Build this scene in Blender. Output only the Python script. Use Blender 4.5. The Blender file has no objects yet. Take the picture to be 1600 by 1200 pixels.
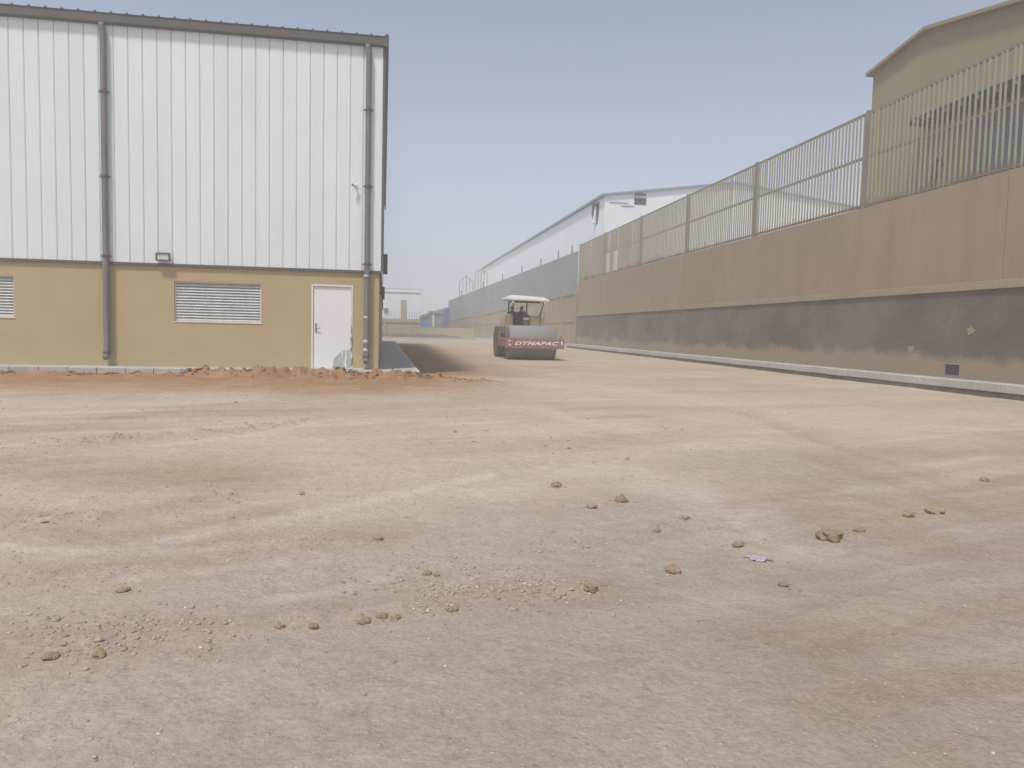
import bpy, bmesh, math, random
import numpy as np
from mathutils import Matrix, Vector

# ------------------------------------------------------------------ camera, sky, sun, exposure
sc = bpy.context.scene
CAM_H = 1.3
F_PX = 1200.0
def _n(v):
    v = np.array(v, float); return v / np.linalg.norm(v)
AY = _n([600 - 800, 512 - 600, F_PX])                      # the road direction as seen by the lens
AD = np.array([-398, 17072, 1200.0]); AD = _n(AD - AY * AD.dot(AY))
AX = np.cross(AD, AY)
cam_d = bpy.data.cameras.new('camera'); cam = bpy.data.objects.new('camera', cam_d)
sc.collection.objects.link(cam); sc.camera = cam
cam_d.sensor_width = 36; cam_d.lens = 36 * F_PX / 1600; cam_d.clip_start = 0.05; cam_d.clip_end = 3000
cr = (AX[0], AY[0], -AD[0]); cd = (AX[1], AY[1], -AD[1]); cf = (AX[2], AY[2], -AD[2])
cam.matrix_world = Matrix(((cr[0], -cd[0], -cf[0], 0), (cr[1], -cd[1], -cf[1], 0), (cr[2], -cd[2], -cf[2], CAM_H), (0, 0, 0, 1)))

SUN_DIR = Vector((-0.28, -0.36, 0.89)).normalized()
world = bpy.data.worlds.new('World'); sc.world = world; world.use_nodes = True
wn = world.node_tree; wn.nodes.clear()
w_out = wn.nodes.new('ShaderNodeOutputWorld'); w_bg = wn.nodes.new('ShaderNodeBackground')
w_sky = wn.nodes.new('ShaderNodeTexSky'); w_sky.sky_type = 'NISHITA'; w_sky.sun_disc = False
w_sky.sun_elevation = math.asin(SUN_DIR.z); w_sky.sun_rotation = math.atan2(SUN_DIR.x, SUN_DIR.y)
w_sky.air_density = 1.0; w_sky.dust_density = 4.0; w_sky.ozone_density = 3.0; w_sky.altitude = 100
w_mix = wn.nodes.new('ShaderNodeMix'); w_mix.data_type = 'RGBA'; w_mix.inputs[0].default_value = 0.55
# veil of dust over the whole sky, thicker towards the horizon all round
w_geo = wn.nodes.new('ShaderNodeTexCoord'); w_sep = wn.nodes.new('ShaderNodeSeparateXYZ'); wn.links.new(w_geo.outputs['Generated'], w_sep.inputs[0])
w_el = wn.nodes.new('ShaderNodeMapRange'); w_el.inputs[1].default_value = 0.0; w_el.inputs[2].default_value = 0.55; w_el.interpolation_type = 'SMOOTHERSTEP'
wn.links.new(w_sep.outputs[2], w_el.inputs[0])
w_veil = wn.nodes.new('ShaderNodeMix'); w_veil.data_type = 'RGBA'; wn.links.new(w_el.outputs[0], w_veil.inputs[0])
w_veil.inputs[6].default_value = (6.9, 7.4, 8.8, 1); w_veil.inputs[7].default_value = (3.2, 3.65, 4.65, 1)
wn.links.new(w_veil.outputs[2], w_mix.inputs[7])
wn.links.new(w_sky.outputs[0], w_mix.inputs[6]); wn.links.new(w_mix.outputs[2], w_bg.inputs[0])
w_bg.inputs[1].default_value = 0.10
wn.links.new(w_bg.outputs[0], w_out.inputs[0])
sun_d = bpy.data.lights.new('sun', 'SUN'); sun = bpy.data.objects.new('sun', sun_d); sc.collection.objects.link(sun)
sun_d.energy = 2.5; sun_d.angle = math.radians(7); sun_d.color = (1.0, 0.94, 0.85)
sun.rotation_euler = SUN_DIR.to_track_quat('Z', 'Y').to_euler()
sc.view_settings.view_transform = 'Standard'; sc.view_settings.look = 'None'
sc.view_settings.exposure = 0.22; sc.view_settings.gamma = 1.0; sc.view_settings.use_curve_mapping = False
sc.render.engine = 'CYCLES'
sc.cycles.use_denoising = True
sc.cycles.volume_bounces = 1
sc.cycles.max_bounces = 4
sc.cycles.filter_width = 1.5

rng = np.random.default_rng(7); random.seed(7)
COL = sc.collection

# ------------------------------------------------------------------ small maths
def vnoise(x, y, seed=0):
    x = np.asarray(x, float); y = np.asarray(y, float)
    xi = np.floor(x).astype(np.int64); yi = np.floor(y).astype(np.int64)
    xf = x - xi; yf = y - yi
    u = xf * xf * (3 - 2 * xf); v = yf * yf * (3 - 2 * yf)
    def hh(a, b):
        n = (a * 374761393 + b * 668265263 + seed * 1274126177) & 0xFFFFFFFF
        n = ((n ^ (n >> 13)) * 1274126177) & 0xFFFFFFFF
        return ((n ^ (n >> 16)) & 0xFFFF) / 65535.0
    return (hh(xi, yi) * (1 - u) + hh(xi + 1, yi) * u) * (1 - v) + (hh(xi, yi + 1) * (1 - u) + hh(xi + 1, yi + 1) * u) * v
def fbm(x, y, octv=4, seed=0):
    s = 0; a = 0.5; t = 0
    for k in range(octv):
        s = s + a * vnoise(x * 2 ** k, y * 2 ** k, seed + k * 17); t += a; a *= 0.5
    return s / t
def sstep(a, b, x):
    t = np.clip((x - a) / (b - a), 0, 1); return t * t * (3 - 2 * t)
def ground_at(px, py, z=0.0):
    c = np.array([px - 800, py - 600, F_PX]); r = np.array([c @ AX, c @ AY, -(c @ AD)])
    t = (z - CAM_H) / r[2]; return r[0] * t, r[1] * t

# ------------------------------------------------------------------ materials
def new_mat(name):
    m = bpy.data.materials.new(name); m.use_nodes = True
    return m, m.node_tree, m.node_tree.nodes['Principled BSDF']
def nd(t, kind, **kw):
    n = t.nodes.new(kind)
    for k, v in kw.items(): setattr(n, k, v)
    return n
def noise(t, vec, scale, detail=4, rough=0.55):
    n = nd(t, 'ShaderNodeTexNoise'); n.inputs['Scale'].default_value = scale
    n.inputs['Detail'].default_value = detail; n.inputs['Roughness'].default_value = rough
    t.links.new(vec, n.inputs['Vector']); return n.outputs['Fac']
def ramp(t, fac, a, b):
    n = nd(t, 'ShaderNodeMapRange'); n.inputs[1].default_value = a; n.inputs[2].default_value = b
    t.links.new(fac, n.inputs[0]); return n.outputs[0]
def mixc(t, fac, a, b):
    n = nd(t, 'ShaderNodeMix', data_type='RGBA')
    for sock, v in ((n.inputs[0], fac), (n.inputs[6], a), (n.inputs[7], b)):
        if hasattr(v, 'is_output'): t.links.new(v, sock)
        elif isinstance(v, (int, float)): sock.default_value = v
        else: sock.default_value = (*v, 1)
    return n.outputs[2]
def math_(t, op, a, b=0.0):
    n = nd(t, 'ShaderNodeMath', operation=op)
    for s, v in ((n.inputs[0], a), (n.inputs[1], b)):
        if hasattr(v, 'is_output'): t.links.new(v, s)
        else: s.default_value = v
    return n.outputs[0]
def geo_pos(t): return nd(t, 'ShaderNodeNewGeometry').outputs['Position']
def obj_pos(t): return nd(t, 'ShaderNodeTexCoord').outputs['Object']
def scaled(t, vec, s):
    n = nd(t, 'ShaderNodeVectorMath', operation='MULTIPLY'); t.links.new(vec, n.inputs[0]); n.inputs[1].default_value = s
    return n.outputs[0]
def sep(t, vec):
    n = nd(t, 'ShaderNodeSeparateXYZ'); t.links.new(vec, n.inputs[0]); return n.outputs
def bump(t, b, h, dist, strength=1.0):
    n = nd(t, 'ShaderNodeBump'); n.inputs['Distance'].default_value = dist; n.inputs['Strength'].default_value = strength
    t.links.new(h, n.inputs['Height']); t.links.new(n.outputs[0], b.inputs['Normal'])
def simple(name, col, rough=0.6, metal=0.0, var=0.12, scale=2.5, dirt=None, dirt_amt=0.35, streak=False, rnd=0.0, bmp=0.0, bscale=60):
    """base colour with soft mottling, optional dirt colour in patches or in streaks, optional per-piece tint"""
    m, t, b = new_mat(name)
    p = geo_pos(t)
    c = mixc(t, ramp(t, noise(t, p, scale, 5), 0.3, 0.7), [x * (1 - var) for x in col], [min(1, x * (1 + var)) for x in col])
    if dirt is not None:
        v = scaled(t, p, (2.2, 2.2, 0.22)) if streak else p
        d = ramp(t, noise(t, v, scale * 1.7, 6, 0.65), 0.45, 0.75)
        c = mixc(t, math_(t, 'MULTIPLY', d, dirt_amt), c, dirt)
    if rnd:
        oi = nd(t, 'ShaderNodeObjectInfo')
        k = math_(t, 'ADD', math_(t, 'MULTIPLY', oi.outputs['Random'], rnd), 1 - rnd / 2)
        hs = nd(t, 'ShaderNodeHueSaturation'); t.links.new(c, hs.inputs['Color']); t.links.new(k, hs.inputs['Value']); c = hs.outputs[0]
    t.links.new(c, b.inputs['Base Color'])
    b.inputs['Roughness'].default_value = rough; b.inputs['Metallic'].default_value = metal
    if bmp: bump(t, b, noise(t, p, bscale, 4), bmp)
    return m

M = {}
M['cladding'] = simple('white_cladding', (0.785, 0.845, 0.865), 0.45, var=0.03, scale=0.7, dirt=(0.60, 0.56, 0.50), dirt_amt=0.16, streak=True, rnd=0.035)
M['plinth'] = simple('ochre_render', (0.50, 0.40, 0.225), 0.85, var=0.05, scale=0.9, dirt=(0.40, 0.32, 0.20), dirt_amt=0.28, bmp=0.004, bscale=90)
M['trim'] = simple('grey_trim', (0.115, 0.108, 0.105), 0.5, var=0.10, scale=1.5, dirt=(0.22, 0.19, 0.165), dirt_amt=0.25)
M['pipe'] = simple('grey_pipe', (0.165, 0.155, 0.155), 0.5, var=0.08, scale=2.0, dirt=(0.33, 0.28, 0.24), dirt_amt=0.5, streak=True)
M['white_metal'] = simple('white_powder_coat', (0.78, 0.78, 0.77), 0.4, var=0.03, dirt=(0.5, 0.45, 0.38), dirt_amt=0.2)
M['louvre'] = simple('white_louvre', (0.74, 0.74, 0.72), 0.45, var=0.04, scale=3, dirt=(0.42, 0.37, 0.30), dirt_amt=0.4)
M['dark'] = simple('dark_void', (0.05, 0.048, 0.045), 0.8)
M['steel'] = simple('satin_steel', (0.35, 0.35, 0.34), 0.35, metal=0.8)
M['lens'] = simple('lamp_glass', (0.62, 0.66, 0.68), 0.15, var=0.03)
M['lamp_body'] = simple('lamp_body', (0.10, 0.10, 0.105), 0.5)
M['concrete'] = simple('kerb_concrete', (0.50, 0.49, 0.47), 0.9, var=0.08, scale=3, dirt=(0.40, 0.31, 0.23), dirt_amt=0.55, rnd=0.10, bmp=0.004)
M['slab'] = simple('sidewalk_concrete', (0.40, 0.40, 0.40), 0.9, var=0.10, scale=1.2, dirt=(0.38, 0.30, 0.23), dirt_amt=0.45, bmp=0.004)
M['footing'] = simple('dark_footing', (0.13, 0.105, 0.085), 0.95, var=0.25, scale=2.2, dirt=(0.30, 0.24, 0.18), dirt_amt=0.5, bmp=0.02, bscale=20)  # darker brown for the band below the kerb stones
M['wall'] = simple('beige_render', (0.36, 0.28, 0.185), 0.9, var=0.07, scale=0.5, dirt=(0.26, 0.20, 0.12), dirt_amt=0.45, streak=True, bmp=0.005)
M['ledge'] = simple('beige_ledge', (0.37, 0.305, 0.20), 0.9, var=0.08, scale=1.3, dirt=(0.28, 0.23, 0.16), dirt_amt=0.4)
M['galv'] = simple('galvanised', (0.46, 0.46, 0.43), 0.55, metal=0.0, var=0.10, scale=1.0, dirt=(0.33, 0.27, 0.20), dirt_amt=0.4)
M['post'] = simple('fence_post', (0.25, 0.225, 0.19), 0.6, var=0.1, scale=1.5, dirt=(0.22, 0.15, 0.10), dirt_amt=0.5)
M['sheet'] = simple('grey_sheet', (0.275, 0.305, 0.33), 0.6, var=0.08, scale=0.5, dirt=(0.25, 0.23, 0.20), dirt_amt=0.5, streak=True, rnd=0.12)
M['wh_white'] = simple('far_white_cladding', (0.86, 0.94, 0.97), 0.5, var=0.03, scale=0.4, dirt=(0.6, 0.58, 0.54), dirt_amt=0.2, streak=True)
M['wh_roof'] = simple('blue_grey_roof', (0.25, 0.31, 0.40), 0.5, var=0.08)
M['yellow_wall'] = simple('mustard_render', (0.325, 0.255, 0.13), 0.9, var=0.06, scale=0.4, dirt=(0.24, 0.19, 0.10), dirt_amt=0.4, streak=True)
M['shutter'] = simple('grey_shutter', (0.20, 0.20, 0.20), 0.6, var=0.08)
M['awning'] = simple('awning_sheet', (0.24, 0.24, 0.22), 0.6, var=0.1)
M['red'] = simple('red_pipe', (0.22, 0.075, 0.055), 0.6, var=0.15)
M['blue'] = simple('blue_sheet', (0.10, 0.17, 0.38), 0.5, var=0.1)
M['kiosk'] = simple('kiosk_timber', (0.24, 0.21, 0.19), 0.8, var=0.12, scale=1.0)
M['cream'] = simple('cream_render', (0.46, 0.40, 0.26), 0.9, var=0.06, scale=0.5, dirt=(0.35, 0.29, 0.21), dirt_amt=0.4)
M['bank'] = simple('dark_earth_bank', (0.13, 0.115, 0.10), 0.95, var=0.25, scale=1.0, dirt=(0.28, 0.22, 0.16), dirt_amt=0.4, bmp=0.05, bscale=6)
M['roller_red'] = simple('dusty_red_paint', (0.27, 0.105, 0.095), 0.75, var=0.10, scale=3, dirt=(0.40, 0.31, 0.25), dirt_amt=0.65)
M['roller_yellow'] = simple('dusty_yellow_paint', (0.38, 0.30, 0.12), 0.55, var=0.10, scale=3, dirt=(0.42, 0.34, 0.25), dirt_amt=0.5)
M['drum'] = simple('drum_steel', (0.265, 0.258, 0.258), 0.85, metal=0.0, var=0.08, scale=2, dirt=(0.26, 0.205, 0.16), dirt_amt=0.6)
M['rubber'] = simple('tyre_rubber', (0.075, 0.066, 0.06), 0.95, var=0.15, scale=4, dirt=(0.30, 0.235, 0.18), dirt_amt=0.85)
M['roller_dark'] = simple('dark_grey_paint', (0.06, 0.06, 0.065), 0.6, var=0.1, dirt=(0.25, 0.2, 0.16), dirt_amt=0.4)
M['canopy'] = simple('canopy_white', (0.66, 0.65, 0.60), 0.6, var=0.05, dirt=(0.45, 0.40, 0.32), dirt_amt=0.35)
M['decal'] = simple('white_decal', (0.78, 0.76, 0.74), 0.6, var=0.04, scale=8, dirt=(0.5, 0.33, 0.29), dirt_amt=0.35)
M['overalls'] = simple('dark_overalls', (0.045, 0.042, 0.055), 0.9, var=0.15, scale=9)
M['skin'] = simple('skin', (0.20, 0.115, 0.075), 0.6, var=0.06, scale=9)
M['hair'] = simple('dark_cloth_wrap', (0.035, 0.03, 0.035), 0.9)
M['clod'] = simple('earth_clod', (0.35, 0.255, 0.165), 0.95, var=0.22, scale=26, dirt=(0.42, 0.335, 0.245), dirt_amt=0.6, rnd=0.25, bmp=0.012, bscale=90)
M['red_clod'] = simple('red_earth', (0.27, 0.16, 0.092), 0.95, var=0.20, scale=12, dirt=(0.17, 0.095, 0.055), dirt_amt=0.5, bmp=0.01, bscale=60)
M['plastic'] = simple('lilac_plastic_film', (0.45, 0.395, 0.44), 0.25, var=0.06, scale=20)
M['rack'] = simple('rack_steel', (0.20, 0.21, 0.23), 0.6)

def make_door_mat():
    m, t, b = new_mat('white_door_worn')
    p = obj_pos(t); s = sep(t, p)
    c = mixc(t, ramp(t, noise(t, p, 1.5, 4), 0.3, 0.7), (0.80, 0.81, 0.81), (0.84, 0.85, 0.85))
    # scraped primer patch at the lower hinge corner (door local: x 0..1, z 0..2.1)
    dx = math_(t, 'SUBTRACT', s[0], 0.92); dz = math_(t, 'MULTIPLY', math_(t, 'SUBTRACT', s[2], 0.0), 0.86)
    d = math_(t, 'SQRT', math_(t, 'ADD', math_(t, 'MULTIPLY', dx, dx), math_(t, 'MULTIPLY', dz, dz)))
    d = math_(t, 'ADD', d, math_(t, 'MULTIPLY', noise(t, p, 5, 4), 0.10))
    inside = ramp(t, d, 0.49, 0.47)
    streaks = ramp(t, noise(t, scaled(t, p, (14, 1, 1.3)), 1.6, 4, 0.6), 0.50, 0.62)
    right = ramp(t, s[0], 0.60, 0.68)
    keep = math_(t, 'SUBTRACT', 1.0, math_(t, 'MULTIPLY', right, streaks))
    c = mixc(t, math_(t, 'MULTIPLY', inside, keep), c, (0.44, 0.46, 0.46))
    hd = math_(t, 'MULTIPLY', ramp(t, noise(t, p, 14, 3), 0.52, 0.62), ramp(t, math_(t, 'ABSOLUTE', math_(t, 'SUBTRACT', s[2], 1.02)), 0.16, 0.02))
    c = mixc(t, math_(t, 'MULTIPLY', math_(t, 'MULTIPLY', hd, ramp(t, s[0], 0.32, 0.15)), 0.6), c, (0.45, 0.44, 0.42))
    t.links.new(c, b.inputs['Base Color']); b.inputs['Roughness'].default_value = 0.45
    return m
M['door'] = make_door_mat()
def make_scraped():
    m, t, b = new_mat('scraped_frame')
    p = obj_pos(t); s = sep(t, p)
    n = ramp(t, noise(t, scaled(t, p, (1, 1, 0.5)), 9, 5, 0.65), 0.47, 0.52)
    low = ramp(t, s[2], 1.5, 0.9)
    c = mixc(t, math_(t, 'MULTIPLY', n, low), (0.74, 0.74, 0.71), (0.12, 0.125, 0.105))
    t.links.new(c, b.inputs['Base Color']); b.inputs['Roughness'].default_value = 0.5
    return m
M['scraped'] = make_scraped()
def make_bitumen():
    """old bitumen paint on the wall foot, ragged lower edge, worn through in places"""
    m, t, b = new_mat('bitumen_band')
    p = geo_pos(t); s = sep(t, p)
    e = math_(t, 'ADD', s[2], math_(t, 'MULTIPLY', math_(t, 'SUBTRACT', noise(t, scaled(t, p, (1, 0.7, 0.5)), 0.42, 10, 0.68), 0.5), 1.7))
    band = ramp(t, e, 0.74, 0.98)
    wear = ramp(t, noise(t, p, 0.9, 9, 0.70), 0.54, 0.68)
    wear2 = ramp(t, noise(t, scaled(t, p, (1, 1, 1.5)), 0.35, 5, 0.6), 0.35, 0.65)
    dk = mixc(t, wear2, (0.132, 0.114, 0.096), (0.215, 0.182, 0.145))
    bare = mixc(t, noise(t, p, 0.8, 5), (0.37, 0.295, 0.195), (0.30, 0.24, 0.16))
    f = math_(t, 'MULTIPLY', band, math_(t, 'SUBTRACT', 1.0, math_(t, 'MULTIPLY', wear, 0.42)))
    c = mixc(t, f, bare, dk)
    t.links.new(c, b.inputs['Base Color']); b.inputs['Roughness'].default_value = 0.9
    bump(t, b, noise(t, p, 12, 6, 0.7), 0.02)
    return m
M['bitumen'] = make_bitumen()
def make_picket():
    m, t, b = new_mat('picket_galvanised')
    p = geo_pos(t); s = sep(t, p)
    c = mixc(t, noise(t, p, 1.3, 3), (0.40, 0.37, 0.285), (0.33, 0.30, 0.23))
    h = math_(t, 'ADD', s[2], math_(t, 'MULTIPLY', noise(t, p, 0.9, 4), -0.9))
    c = mixc(t, math_(t, 'MULTIPLY', ramp(t, h, 5.12, 4.86), 0.8), c, (0.20, 0.115, 0.07))
    t.links.new(c, b.inputs['Base Color']); b.inputs['Roughness'].default_value = 0.6
    return m
M['picket'] = make_picket()
def make_soil():
    m, t, b = new_mat('compacted_soil')
    p = geo_pos(t)
    at = nd(t, 'ShaderNodeAttribute', attribute_name='soil'); s = nd(t, 'ShaderNodeSeparateColor'); t.links.new(at.outputs['Color'], s.inputs[0])
    n1 = ramp(t, noise(t, p, 0.55, 6, 0.6), 0.3, 0.7)
    c = mixc(t, n1, (0.44, 0.35, 0.26), (0.51, 0.422, 0.33))
    c = mixc(t, s.outputs[1], c, mixc(t, ramp(t, noise(t, p, 1.4, 5), 0.3, 0.7), (0.318, 0.268, 0.222), (0.382, 0.33, 0.28)))
    c = mixc(t, s.outputs[0], c, mixc(t, ramp(t, noise(t, p, 2.2, 5), 0.3, 0.7), (0.27, 0.155, 0.082), (0.36, 0.222, 0.128)))
    c = mixc(t, s.outputs[2], c, mixc(t, ramp(t, noise(t, p, 3, 4), 0.3, 0.7), (0.53, 0.46, 0.38), (0.62, 0.56, 0.48)))
    n2 = ramp(t, noise(t, p, 42, 5, 0.7), 0.32, 0.68)
    k = nd(t, 'ShaderNodeHueSaturation'); t.links.new(c, k.inputs['Color'])
    t.links.new(math_(t, 'ADD', math_(t, 'MULTIPLY', n2, 0.30), math_(t, 'ADD', math_(t, 'MULTIPLY', ramp(t, noise(t, p, 7, 5, 0.65), 0.3, 0.7), 0.16), 0.77)), k.inputs['Value']); c = k.outputs[0]
    # embedded pale grit
    vo = nd(t, 'ShaderNodeTexVoronoi', feature='F1'); vo.inputs['Scale'].default_value = 26; t.links.new(p, vo.inputs['Vector'])
    sc_ = nd(t, 'ShaderNodeSeparateColor'); t.links.new(vo.outputs['Color'], sc_.inputs[0])
    g = math_(t, 'MULTIPLY', ramp(t, vo.outputs['Distance'], 0.26, 0.14), ramp(t, sc_.outputs[0], 0.86, 0.93))
    c = mixc(t, math_(t, 'MULTIPLY', g, 0.45), c, (0.62, 0.57, 0.50))
    vd = nd(t, 'ShaderNodeTexVoronoi', feature='F1'); vd.inputs['Scale'].default_value = 17; t.links.new(p, vd.inputs['Vector'])
    sd = nd(t, 'ShaderNodeSeparateColor'); t.links.new(vd.outputs['Color'], sd.inputs[0])
    g2 = math_(t, 'MULTIPLY', ramp(t, vd.outputs['Distance'], 0.22, 0.10), ramp(t, sd.outputs[1], 0.88, 0.95))
    c = mixc(t, math_(t, 'MULTIPLY', g2, 0.4), c, (0.24, 0.17, 0.115))
    t.links.new(c, b.inputs['Base Color']); b.inputs['Roughness'].default_value = 0.95
    b.inputs['Specular IOR Level'].default_value = 0.2
    h = math_(t, 'ADD', noise(t, p, 9, 5, 0.6), math_(t, 'MULTIPLY', noise(t, p, 60, 5, 0.7), 0.35))
    h = math_(t, 'ADD', h, math_(t, 'MULTIPLY', g, 0.15))
    bump(t, b, h, 0.032)
    return m
M['soil'] = make_soil()
def make_stone():
    m, t, b = new_mat('loose_stone')
    at = nd(t, 'ShaderNodeAttribute', attribute_name='tint')
    c = mixc(t, at.outputs['Fac'], (0.34, 0.255, 0.175), (0.60, 0.53, 0.44))
    t.links.new(c, b.inputs['Base Color']); b.inputs['Roughness'].default_value = 0.9
    return m
M['stone'] = make_stone()

# ------------------------------------------------------------------ building blocks
class MB:
    def __init__(s): s.v = []; s.f = []
    def add(s, vs, fs):
        o = len(s.v); s.v += [tuple(map(float, q)) for q in vs]; s.f += [tuple(i + o for i in q) for q in fs]; return s
    def box(s, x0, x1, y0, y1, z0, z1):
        return s.add([(x0, y0, z0), (x1, y0, z0), (x1, y1, z0), (x0, y1, z0), (x0, y0, z1), (x1, y0, z1), (x1, y1, z1), (x0, y1, z1)],
                     [(0, 3, 2, 1), (4, 5, 6, 7), (0, 1, 5, 4), (1, 2, 6, 5), (2, 3, 7, 6), (3, 0, 4, 7)])
    def hexa(s, p):      # 8 corners, bottom ring then top ring
        return s.add(p, [(0, 3, 2, 1), (4, 5, 6, 7), (0, 1, 5, 4), (1, 2, 6, 5), (2, 3, 7, 6), (3, 0, 4, 7)])
    def tube(s, pts, r, n=10, cap=True):
        pts = [Vector(p) for p in pts]; rr = r if isinstance(r, (list, tuple)) else [r] * len(pts)
        vs = []; fs = []
        for i, p in enumerate(pts):
            d = (pts[min(i + 1, len(pts) - 1)] - pts[max(i - 1, 0)]).normalized()
            u = d.orthogonal().normalized() if i == 0 else (u - d * u.dot(d)).normalized()
            w = d.cross(u)
            for k in range(n):
                a = 2 * math.pi * k / n; vs.append(p + (u * math.cos(a) + w * math.sin(a)) * rr[i])
        for i in range(len(pts) - 1):
            for k in range(n):
                a = i * n + k; b_ = i * n + (k + 1) % n; fs.append((a, b_, b_ + n, a + n))
        if cap: fs += [tuple(reversed(range(n))), tuple(range(len(vs) - n, len(vs)))]
        return s.add(vs, fs)
    def lathe_x(s, prof, cx, cy, cz, n=40):   # prof: (x, r) along the X axis
        vs = []; fs = []
        for x, r in prof:
            for k in range(n):
                a = 2 * math.pi * k / n; vs.append((cx + x, cy + r * math.cos(a), cz + r * math.sin(a)))
        for i in range(len(prof) - 1):
            for k in range(n):
                a = i * n + k; b_ = i * n + (k + 1) % n; fs.append((a, b_, b_ + n, a + n))
        fs += [tuple(reversed(range(n))), tuple(range(len(vs) - n, len(vs)))]
        return s.add(vs, fs)
    def mesh(s, name, mat):
        me = bpy.data.meshes.new(name); me.from_pydata(s.v, [], s.f); me.update()
        bm = bmesh.new(); bm.from_mesh(me); bmesh.ops.recalc_face_normals(bm, faces=bm.faces); bm.to_mesh(me); bm.free()
        if mat: me.materials.append(M[mat] if isinstance(mat, str) else mat)
        return me
    def build(s, name, mat, parent=None, smooth=False, bevel=0.0, loc=None):
        return link(name, s.mesh(name, mat), parent, smooth, bevel, loc)
def link(name, me, parent=None, smooth=False, bevel=0.0, loc=None):
    o = bpy.data.objects.new(name, me); COL.objects.link(o)
    if parent: o.parent = parent
    if loc is not None: o.location = loc
    if smooth:
        for p in me.polygons: p.use_smooth = True
    if bevel:
        bv = o.modifiers.new('bevel', 'BEVEL'); bv.width = bevel; bv.segments = 2; bv.limit_method = 'ANGLE'
    return o
def thing(name, label, cat, loc=(0, 0, 0), rz=0, group=None):
    o = bpy.data.objects.new(name, None); COL.objects.link(o); o.location = loc; o.rotation_euler = (0, 0, rz)
    return tag(o, label, cat, group)
def tag(o, label, cat, group=None, kind=None):
    if label: o['label'] = label
    if cat: o['category'] = cat
    if group: o['group'] = group
    if kind: o['kind'] = kind
    return o
def struct(o): o['kind'] = 'structure'; return o

# ------------------------------------------------------------------ ground
RIDGES = [  # pixel polylines laid on the ground: (points, half width m, height m, raggedness)
    ([(-60, 1030), (80, 1012), (160, 1004), (290, 992), (440, 968), (600, 950), (700, 938), (790, 928), (920, 915)], 0.10, 0.030, 1.0),
    ([(20, 697), (130, 692), (230, 686), (330, 677), (420, 667), (500, 656)], 0.09, 0.075, 0.9),
    ([(0, 822), (100, 808), (160, 808), (210, 803), (330, 778)], 0.06, 0.040, 1.3),
    ([(640, 905), (690, 880), (800, 860), (930, 850)], 0.12, 0.018, 1.2),
    ([(990, 838), (1075, 812), (1180, 855), (1290, 842), (1400, 812), (1470, 798)], 0.14, 0.022, 1.2),
    ([(1150, 640), (1290, 690), (1400, 722), (1500, 760)], 0.12, -0.022, 0.5),
    ([(1270, 712), (1400, 750), (1500, 790)], 0.15, -0.018, 0.5),
    ([(1080, 770), (1130, 800), (1190, 850)], 0.10, -0.012, 0.4),
    ([(260, 617), (420, 622)], 0.10, 0.04, 1.0), ([(340, 632), (480, 626)], 0.10, 0.03, 1.0),
    ([(880, 640), (1000, 632)], 0.2, -0.02, 0.4), ([(920, 652), (1010, 648)], 0.2, -0.02, 0.4),
    ([(0, 905), (130, 895), (290, 880)], 0.10, 0.014, 1.0), ([(330, 850), (470, 842), (600, 838)], 0.10, 0.014, 1.0),
]
RIDGES = [([ground_at(*p) for p in pts], w, h, rg) for pts, w, h, rg in RIDGES]
PALE = [([(0, 855), (180, 865), (330, 855), (470, 838)], .10, .8), ([(270, 840), (400, 812), (520, 795), (640, 770), (760, 745)], .16, .8), ([(200, 905), (300, 893), (440, 878)], .10, .75),
        ([(40, 720), (200, 705), (420, 676), (520, 655)], .22, .6), ([(430, 935), (520, 918), (600, 900)], .10, .7), ([(760, 770), (850, 745), (960, 735), (1100, 780), (1200, 850)], .45, .6),
        ([(850, 640), (1000, 680), (1100, 700)], .5, .55), ([(500, 720), (760, 690), (960, 660)], .6, .5), ([(650, 610), (900, 600), (1200, 640)], 1.1, .45), ([(860, 1000), (1000, 960), (1150, 930)], .25, .35)]
OCHRE = [([(0, 730), (150, 740), (320, 745)], .9, .62), ([(1300, 800), (1450, 850), (1600, 880)], .45, .40), ([(1350, 700), (1600, 730)], .8, .3), ([(0, 800), (140, 835), (290, 825), (420, 800)], .22, .5), ([(100, 660), (280, 640), (480, 640)], .5, .5), ([(1130, 790), (1300, 770), (1450, 800)], .22, .4), ([(1230, 1000), (1400, 960), (1600, 950)], .30, .38),  # leading side bands put lens darkening into the soil colour
         ([(0, 1000), (150, 990), (300, 975)], .20, .45), ([(900, 600), (1150, 600), (1400, 640)], 1.0, .25), ([(0, 760), (200, 745), (400, 735)], .4, .3), ([(1250, 1100), (1450, 1060), (1600, 1060)], .2, .35)]
PALE = [([ground_at(*p) for p in pts], w, a) for pts, w, a in PALE]; OCHRE = [([ground_at(*p) for p in pts], w, a) for pts, w, a in OCHRE]
def seg_dist(x, y, pts):
    best = np.full(np.shape(x), 1e9)
    for (x0, y0), (x1, y1) in zip(pts[:-1], pts[1:]):
        dx, dy = x1 - x0, y1 - y0; t = np.clip(((x - x0) * dx + (y - y0) * dy) / (dx * dx + dy * dy), 0, 1)
        best = np.minimum(best, np.hypot(x - x0 - t * dx, y - y0 - t * dy))
    return best
KERB_Y = 19.72           # front of the pavement before the white warehouse
KERB_X = 0.92            # its edge along the side of the warehouse
def wall_x(y): return 13.9 + 0.02 * y
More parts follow.
